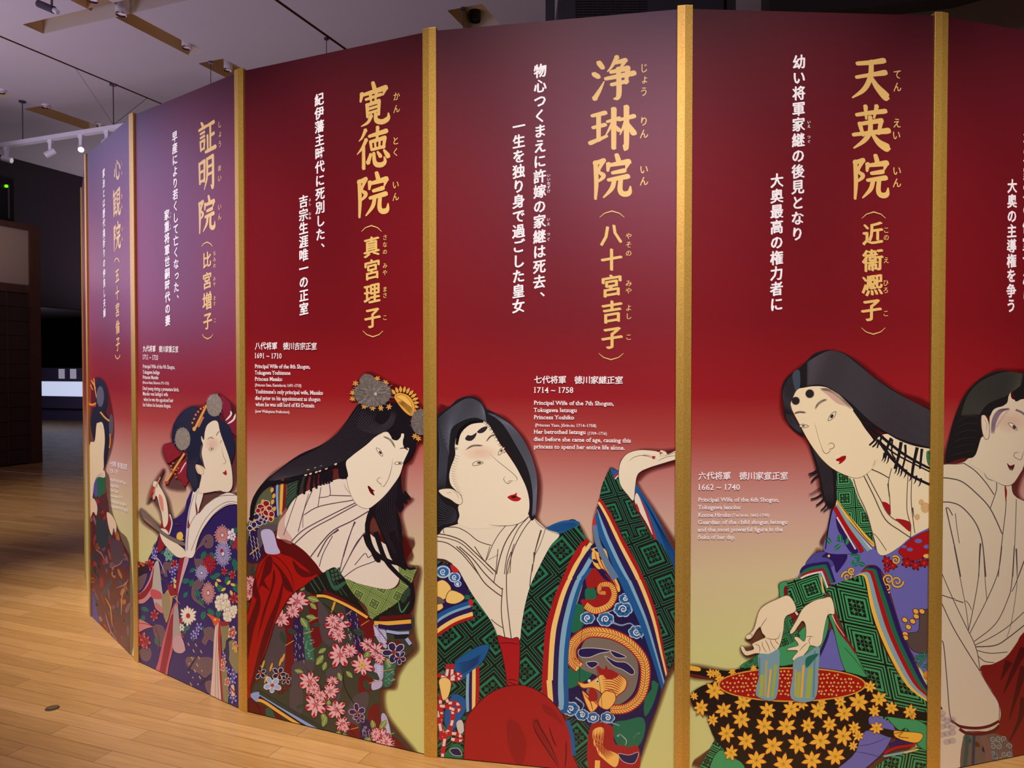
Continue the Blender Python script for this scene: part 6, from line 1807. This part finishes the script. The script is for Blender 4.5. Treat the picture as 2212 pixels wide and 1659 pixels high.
# hair on top
a.part('hair', 'printed_figure')
a.poly(HAIRC, '1060,195 960,222 890,290 840,335 770,385 730,440 720,510 733,600 745,690 790,770 850,820 886,830 855,765 808,682 782,600 800,555 835,490 890,474 960,464 1050,472 1150,528 1240,620 1300,690 1360,732 1430,782 1500,815 1600,870 1720,912 *1860,935 *1860,645 1700,580 1550,490 1400,390 1280,280 1180,215')
a.poly('#3d4a5a', '800,375 850,345 855,465 830,490 815,480')
a.hatch(HAIRL, '905,285 1060,203 1180,222 1300,312 1450,432 1600,528 1855,658', '905,462 1000,452 1100,488 1230,585 1400,740 1600,855 1855,928', 32, 2.0, taper=0.04)
a.hatch('#4c4a52', '738,640 726,500 780,395 850,340', '806,670 786,590 802,545 835,485', 9, 2.5)
a.hatch('#4c4a52', '742,660 770,740 860,815', '800,672 830,730 872,800', 7, 2.5)
for p, w in (('1255,640 1340,760 1410,850 1440,880', 16), ('1300,690 1380,800 1430,850', 14), ('1345,730 1440,820 1600,950 1730,1030 1860,1095', 24), ('1440,870 1560,965 1700,1040 1860,1120', 14),
             ('1450,880 1530,990 1620,1080 1700,1140 1860,1215', 26), ('1470,830 1450,880', 20), ('1535,850 1500,940 1490,1000', 22), ('1545,860 1540,960 1570,1010', 14), ('1610,880 1590,990 1560,1080', 26),
             ('1640,900 1640,990 1610,1110', 18), ('1730,920 1700,1060 1690,1140', 26), ('1765,930 1750,1080', 22), ('1440,830 1410,870 1372,905', 18), ('1440,860 1420,895 1395,918', 16), ('1445,880 1430,925', 14)):
    a.line(HAIRC, p, w, w * 0.7)
for x, y in ((1475, 1000), (1490, 1010), (1510, 1020), (1570, 1095), (1590, 1105), (1610, 1115), (1640, 1125), (1680, 1150), (1715, 1170), (1750, 1190)):
    a.line(HAIRC, [(x + 10, y - 40), (x, y + 6), (x - 12, y + 24)], 15, 3)
a.lattice('1800,950 *1860,950 *1860,1060 1810,1050', (60, -10), (10, 60), (1790, 940), DK, '#4aa468', DK)
# hands
a.part('hand', 'printed_figure', label='pale left hand')
a.frame(*F2)
LN = '#6b5038'
h = a.poly(SKIN, '730,445 640,470 560,510 515,560 480,680 430,722 426,742 440,752 468,740 500,690 *527,662 540,705 562,735 530,752 480,776 470,790 480,820 430,832 412,805 395,796 388,806 402,842 432,866 500,850 560,860 600,850 640,830 668,785 690,690 705,595 780,545', line=LN, lw=4)
a.lines(LN, 4, '530,670 545,640 575,600', '552,735 600,750 650,745 668,700', '482,790 510,790 525,815 520,850', '540,765 545,800 575,850', '560,755 580,790 600,845', '595,750 610,790 635,825', '630,745 640,770 662,790', '470,830 500,850', '438,725 455,712 470,720 462,740')
a.part('hand', 'printed_figure', label='pale right hand', new=True)
a.poly(SKIN, '1028,460 970,462 905,480 830,530 785,610 750,670 735,700 742,714 765,700 800,650 825,622 845,652 848,720 835,765 800,740 778,732 766,745 795,790 745,808 722,815 722,828 790,832 762,870 752,892 768,900 820,875 860,830 880,795 930,805 960,775 975,690 1003,580 1050,570', line=LN, lw=4)
a.lines(LN, 4, '848,735 870,730 905,735', '880,795 870,760 885,730', '905,800 905,765', '935,800 940,760', '800,835 830,800 860,775', '790,800 810,790', '745,700 760,690', '1000,575 1003,540')
# falling water, bowl
a.part('water', 'printed_figure', label='grey-blue falling water')
a.poly('#7aa0ac', '512,862 590,852 655,822 660,930 635,1165 508,1155 498,1090 518,1000')
a.poly('#7aa0ac', '765,895 850,855 938,802 936,950 908,1170 745,1168 755,1000')
for c, p, w in (('#a8b04a', '540,1000 530,1150', 26), ('#b8a860', '570,900 560,1150', 14), ('#e0b040', '600,960 580,1160', 14), ('#9ab050', '635,930 610,1155', 22), ('#5c8896', '520,880 520,1000', 12),
                ('#a8b04a', '800,980 790,1160', 26), ('#e0b040', '830,930 815,1160', 16), ('#9ab050', '880,950 860,1165', 34), ('#5c8896', '910,830 900,1160', 12), ('#c8a850', '775,960 770,1150', 10)):
    a.line(c, p, w)
a.poly('#1f6a58', '850,880 935,850 900,900 850,950')
a.part('bowl', 'printed_figure', label='black and yellow bowl with red inside')
BL, YS = '#1a1312', '#eeb83e'
a.poly('#8a1c18', '30,965 150,985 230,1010 210,1030 30,1000')
a.poly(BL, '*20,930 120,955 300,975 280,1000 210,1025 *20,990'); a.poly(YS, '*20,932 100,950 100,975 *20,968')
for x, y, r in ((180, 990, 40), (220, 990, 34)): a.star(x, y, r, 7, YS, '#8a2c14')
a.poly(BL, '300,975 200,1050 120,1080 60,1120 40,1160 60,1220 120,1275 162,1280 165,1340 210,1450 290,1540 400,1620 500,1720 1000,1720 1060,1660 1180,1560 1255,1405 1330,1400 1450,1440 1480,1400 1330,1365 1290,1340 1320,1285 1560,1310 *1735,1320 *1735,1275 1560,1240 1410,1195 1340,1110 1265,1020 1000,960 650,940', line='#0c0806', lw=3)
a.poly(YS, '1470,1395 1540,1400 1650,1410 1672,1435 1640,1475 1580,1475 1480,1440', line='#5a1a10', lw=4); a.line('#7a2014', '1465,1415 1530,1405 1500,1435 1570,1445', 5)
for x, y, r in ((270, 1250, 66), (395, 1315, 74), (555, 1362, 74), (712, 1366, 76), (862, 1356, 62), (1015, 1350, 62), (1118, 1272, 72), (935, 1252, 70), (745, 1242, 74), (580, 1250, 66), (405, 1196, 66), (205, 1112, 76), (290, 1412, 72), (430, 1466, 74),
                (615, 1502, 80), (790, 1490, 78), (950, 1464, 82), (1110, 1432, 78), (500, 1602, 80), (690, 1630, 84), (890, 1602, 78), (1055, 1575, 78), (1220, 1192, 80), (1362, 1172, 66), (1450, 1235, 54), (1580, 1262, 58), (1330, 1256, 50),
                (1345, 1375, 54), (1190, 1372, 52), (1215, 1430, 46), (110, 1232, 62), (62, 1150, 34), (192, 1318, 48), (320, 1550, 60), (1300, 1085, 50), (1180, 1500, 40), (1600, 1290, 30), (1090, 1190, 50), (960, 1195, 44), (820, 1205, 50), (240, 1030, 40), (330, 980, 30), (480, 955, 28)):
    a.star(x, y, r * 1.02, 7, YS, '#8a2c14', rot=(x * 13 + y * 7) % 6); a.layer -= 2
a.layer += 3
a.emit('#d9a040', [a.P(750 + 522 * math.cos(t), 1070 + 122 * math.sin(t)) for t in (k * math.pi / 32 for k in range(64))])
a.up()
a.emit('#a01410', [a.P(750 + 510 * math.cos(t), 1070 + 112 * math.sin(t)) for t in (k * math.pi / 32 for k in range(64))])
a.up()
rd = random.Random(3)
for iy in range(8):
    for ix in range(36):
        x = 250 + ix * 28 + rd.uniform(-7, 7) + (iy % 2) * 14; y = 972 + iy * 28 + rd.uniform(-6, 6)
        if ((x - 750) / 490) ** 2 + ((y - 1070) / 98) ** 2 < 1:
            a.emit('#dcae62', [a.P(x + 7.5 * math.cos(t), y + 7.5 * math.sin(t)) for t in (k * math.pi / 4 for k in range(8))])
a.layer += 4
# the water falls in front of the bowl
a.part('water', 'printed_figure')
off = a.layer * STEP + 0.0003
a.cur['v'] = [(x, -off + (y + 0.0003) * 0.5, z) for x, y, z in a.cur['v']]

# ================================================================== cropped panel at right: lady in a plain white robe
a = PANELS[6]
F1, F2 = (2020, 760, 3.458), (2000, 1180, 3.462)
a.part('printed_figure', label='printed lady in plain white robe')
a.frame(*F1)
a.halo('40,900 100,650 220,320 410,160 520,140 760,170 1100,400 1000,700 700,820 600,990 620,1100 760,1180 760,1600 40,1600', 14, 8)
a.part('under_robe', 'printed_figure', label='white robe with dark red cuff')
W6, L6 = '#d9ccb2', '#55484a'
a.poly(W6, '*40,845 200,828 280,790 420,900 460,960 520,990 565,985 610,1090 *900,1200 *1100,1659 *1100,1800 *30,1800')
a.frame(*F2)
a.poly(W6, '*80,-60 *900,-60 *900,560 734,640 600,825 500,880 405,920 545,1180 545,1310 480,1372 380,1400 290,1400 270,1720 *60,1720')
a.part('skirt', 'printed_figure', label='dark red skirt')
a.poly('#7d1717', '405,920 500,880 600,825 680,720 734,640 *1000,400 *1000,1640 700,1640 380,1720 290,1410 480,1380 548,1310 545,1180')
for p in ('734,760 640,960 580,1100', '734,900 680,1100 620,1300', '620,860 560,1000', '734,1130 700,1300 600,1500'): a.line('#4d0d12', p, 60, 6)
a.poly('#6b5a52', '290,1400 430,1410 520,1400 600,1440 640,1500 640,1600 500,1640 270,1720')
for k in range(26):
    x = 300 + (k * 67) % 330; y = 1430 + (k * 41) % 200
    a.dot(('#4f6a60', '#8a5a2c', '#3a3f52', '#7d8a90', '#a07848')[k % 5], x, y, 24, 16, rot=k); a.layer -= 1
a.up()
for k in range(9): a.scroll('#8d9a9a', 500 + (k % 4) * 42, 1440 + (k // 3) * 56, 24, 8, 1.3, k)
a.line('#35544a', '310,1400 300,1560 280,1700', 30); a.line('#2d3a4a', '360,1410 350,1660', 22); a.line('#7a5a50', '430,1420 470,1560 460,1640', 50)
a.part('under_robe', 'printed_figure')
a.line('#5a1218', '186,1300 250,1345 370,1360 470,1345 546,1308', 22); a.line('#d2c0b0', '200,1325 270,1368 390,1376 480,1360 546,1325', 10); a.line('#5a1218', '250,1365 300,1395 400,1405 500,1380 546,1345', 22)
for p, w in (('120,205 200,390 300,600 350,700 385,800 405,935', 6), ('120,430 200,600 300,770 405,935', 7), ('210,0 260,260 300,470 318,620', 5), ('408,0 390,250 350,480 318,630', 6), ('428,0 440,220 455,400', 5), ('568,0 540,190 460,390 325,655', 6),
             ('660,0 640,280 610,400 520,580 360,712', 6), ('734,110 670,280 640,340', 6), ('734,490 600,610 470,690 365,738', 6), ('734,590 620,680 520,740 370,752', 8), ('380,778 480,800 610,790', 6), ('388,820 440,860 510,870', 6),
             ('676,20 680,280 640,560 605,680', 4), ('120,365 180,385 215,392', 7), ('215,400 280,422', 7), ('295,405 320,430 340,475', 5), ('120,705 135,760 160,1040 175,1230 190,1300', 7), ('405,940 480,1070 545,1180 545,1310', 5)):
    a.line(L6, p, w)
a.poly('#3a2a2c', '100,1180 125,1218 100,1212')
for k in range(12): a.dot('#a890a8@0.25', 120 + (k * 37) % 110, 1250 + (k * 53) % 220, 30, 24); a.layer -= 1
a.up()
a.frame(*F1)
for p, w in (('75,836 150,838 215,832', 6), ('215,832 300,890 380,980 440,1068', 7), ('40,940 110,945 200,970 300,1050 410,1170 500,1360', 8), ('40,1122 120,1125 200,1160 290,1260 340,1370 360,1490 378,1680', 8), ('80,1165 110,1300 150,1480 190,1680', 8),
             ('458,975 455,1040 410,1170', 6), ('525,1000 528,1150 500,1400 470,1680', 6), ('605,1100 600,1300 580,1680', 5), ('664,1560 620,1680', 8), ('80,1165 100,1170 130,1222', 7), ('150,1205 160,1300 180,1430', 5)):
    a.line(L6, p, w)
a.line(L6, '338,1430 330,1540 326,1680', 14, 4); a.line(L6, '605,1470 610,1600 612,1680', 12, 4); a.poly('#8c1f18', '518,1005 536,1040 526,1120')
a.part('face', 'printed_figure', label='pale face, left part')
S6 = '#dccdb2'
a.poly(S6, '560,300 600,360 *900,300 *900,700 700,800 640,900 585,980 515,1000 440,962 300,860 240,845 280,792 310,700 345,640 400,600 408,480 440,425 520,395')
a.blush('#e08a90', 560, 520, 130, 90)
a.hatch('#8a7684', '415,610 425,500 470,435 545,420', '440,615 455,530 500,450 560,430', 16, 3)
for k in range(15):
    a.line('#8a7684', [(418 + k * 9, 600 - k * 13), (446 + k * 8, 590 - k * 11)], 5, 2); a.layer -= 1
a.up()
a.poly('#e8dcc4', '545,535 575,535 600,558 612,585 585,575', line='#4a4044', lw=4); a.dot('#4a4044', 590, 562, 12, 16, rot=-0.6)
a.lines('#5f4d46', 4, '365,905 390,945 440,965', '440,960 515,998 580,985 640,900 700,800', '630,750 595,755 588,780 610,800', '600,790 640,805 660,740', '280,792 245,848')
a.poly('#5f1a20', '536,832 560,850 592,842 580,880 555,880'); a.line('#4f7a60', '555,872 580,885', 8)
a.line('#7a6a6c', '600,432 650,455 690,490', 16)
a.poly(S6, '345,480 372,474 400,530 404,600 398,645 372,650 348,585', line='#5f4d46', lw=4); a.lines('#8a7460', 3, '365,500 385,540 380,600', '370,560 385,570')
a.part('hair', 'printed_figure', label='black hair in a smooth bun')
a.poly('#1c1b1b', '75,822 100,650 150,470 220,320 310,220 410,160 520,140 620,160 *900,160 *900,330 700,330 610,370 590,350 572,292 548,330 530,388 440,428 408,480 378,475 345,478 336,540 350,600 330,680 302,765 268,792 200,792 140,812')
a.hatch('#55544c', '190,480 240,330 340,220 520,150 660,165', '330,470 380,400 450,360 530,330 640,250', 22, 2.4, taper=0.05)
a.hatch('#3a3836', '170,500 250,450 340,470', '110,800 200,780 290,760', 6, 2)

for i in PANELS: PANELS[i].done()
bpy.data.objects.remove(_fo)
bpy.data.curves.remove(_fc)
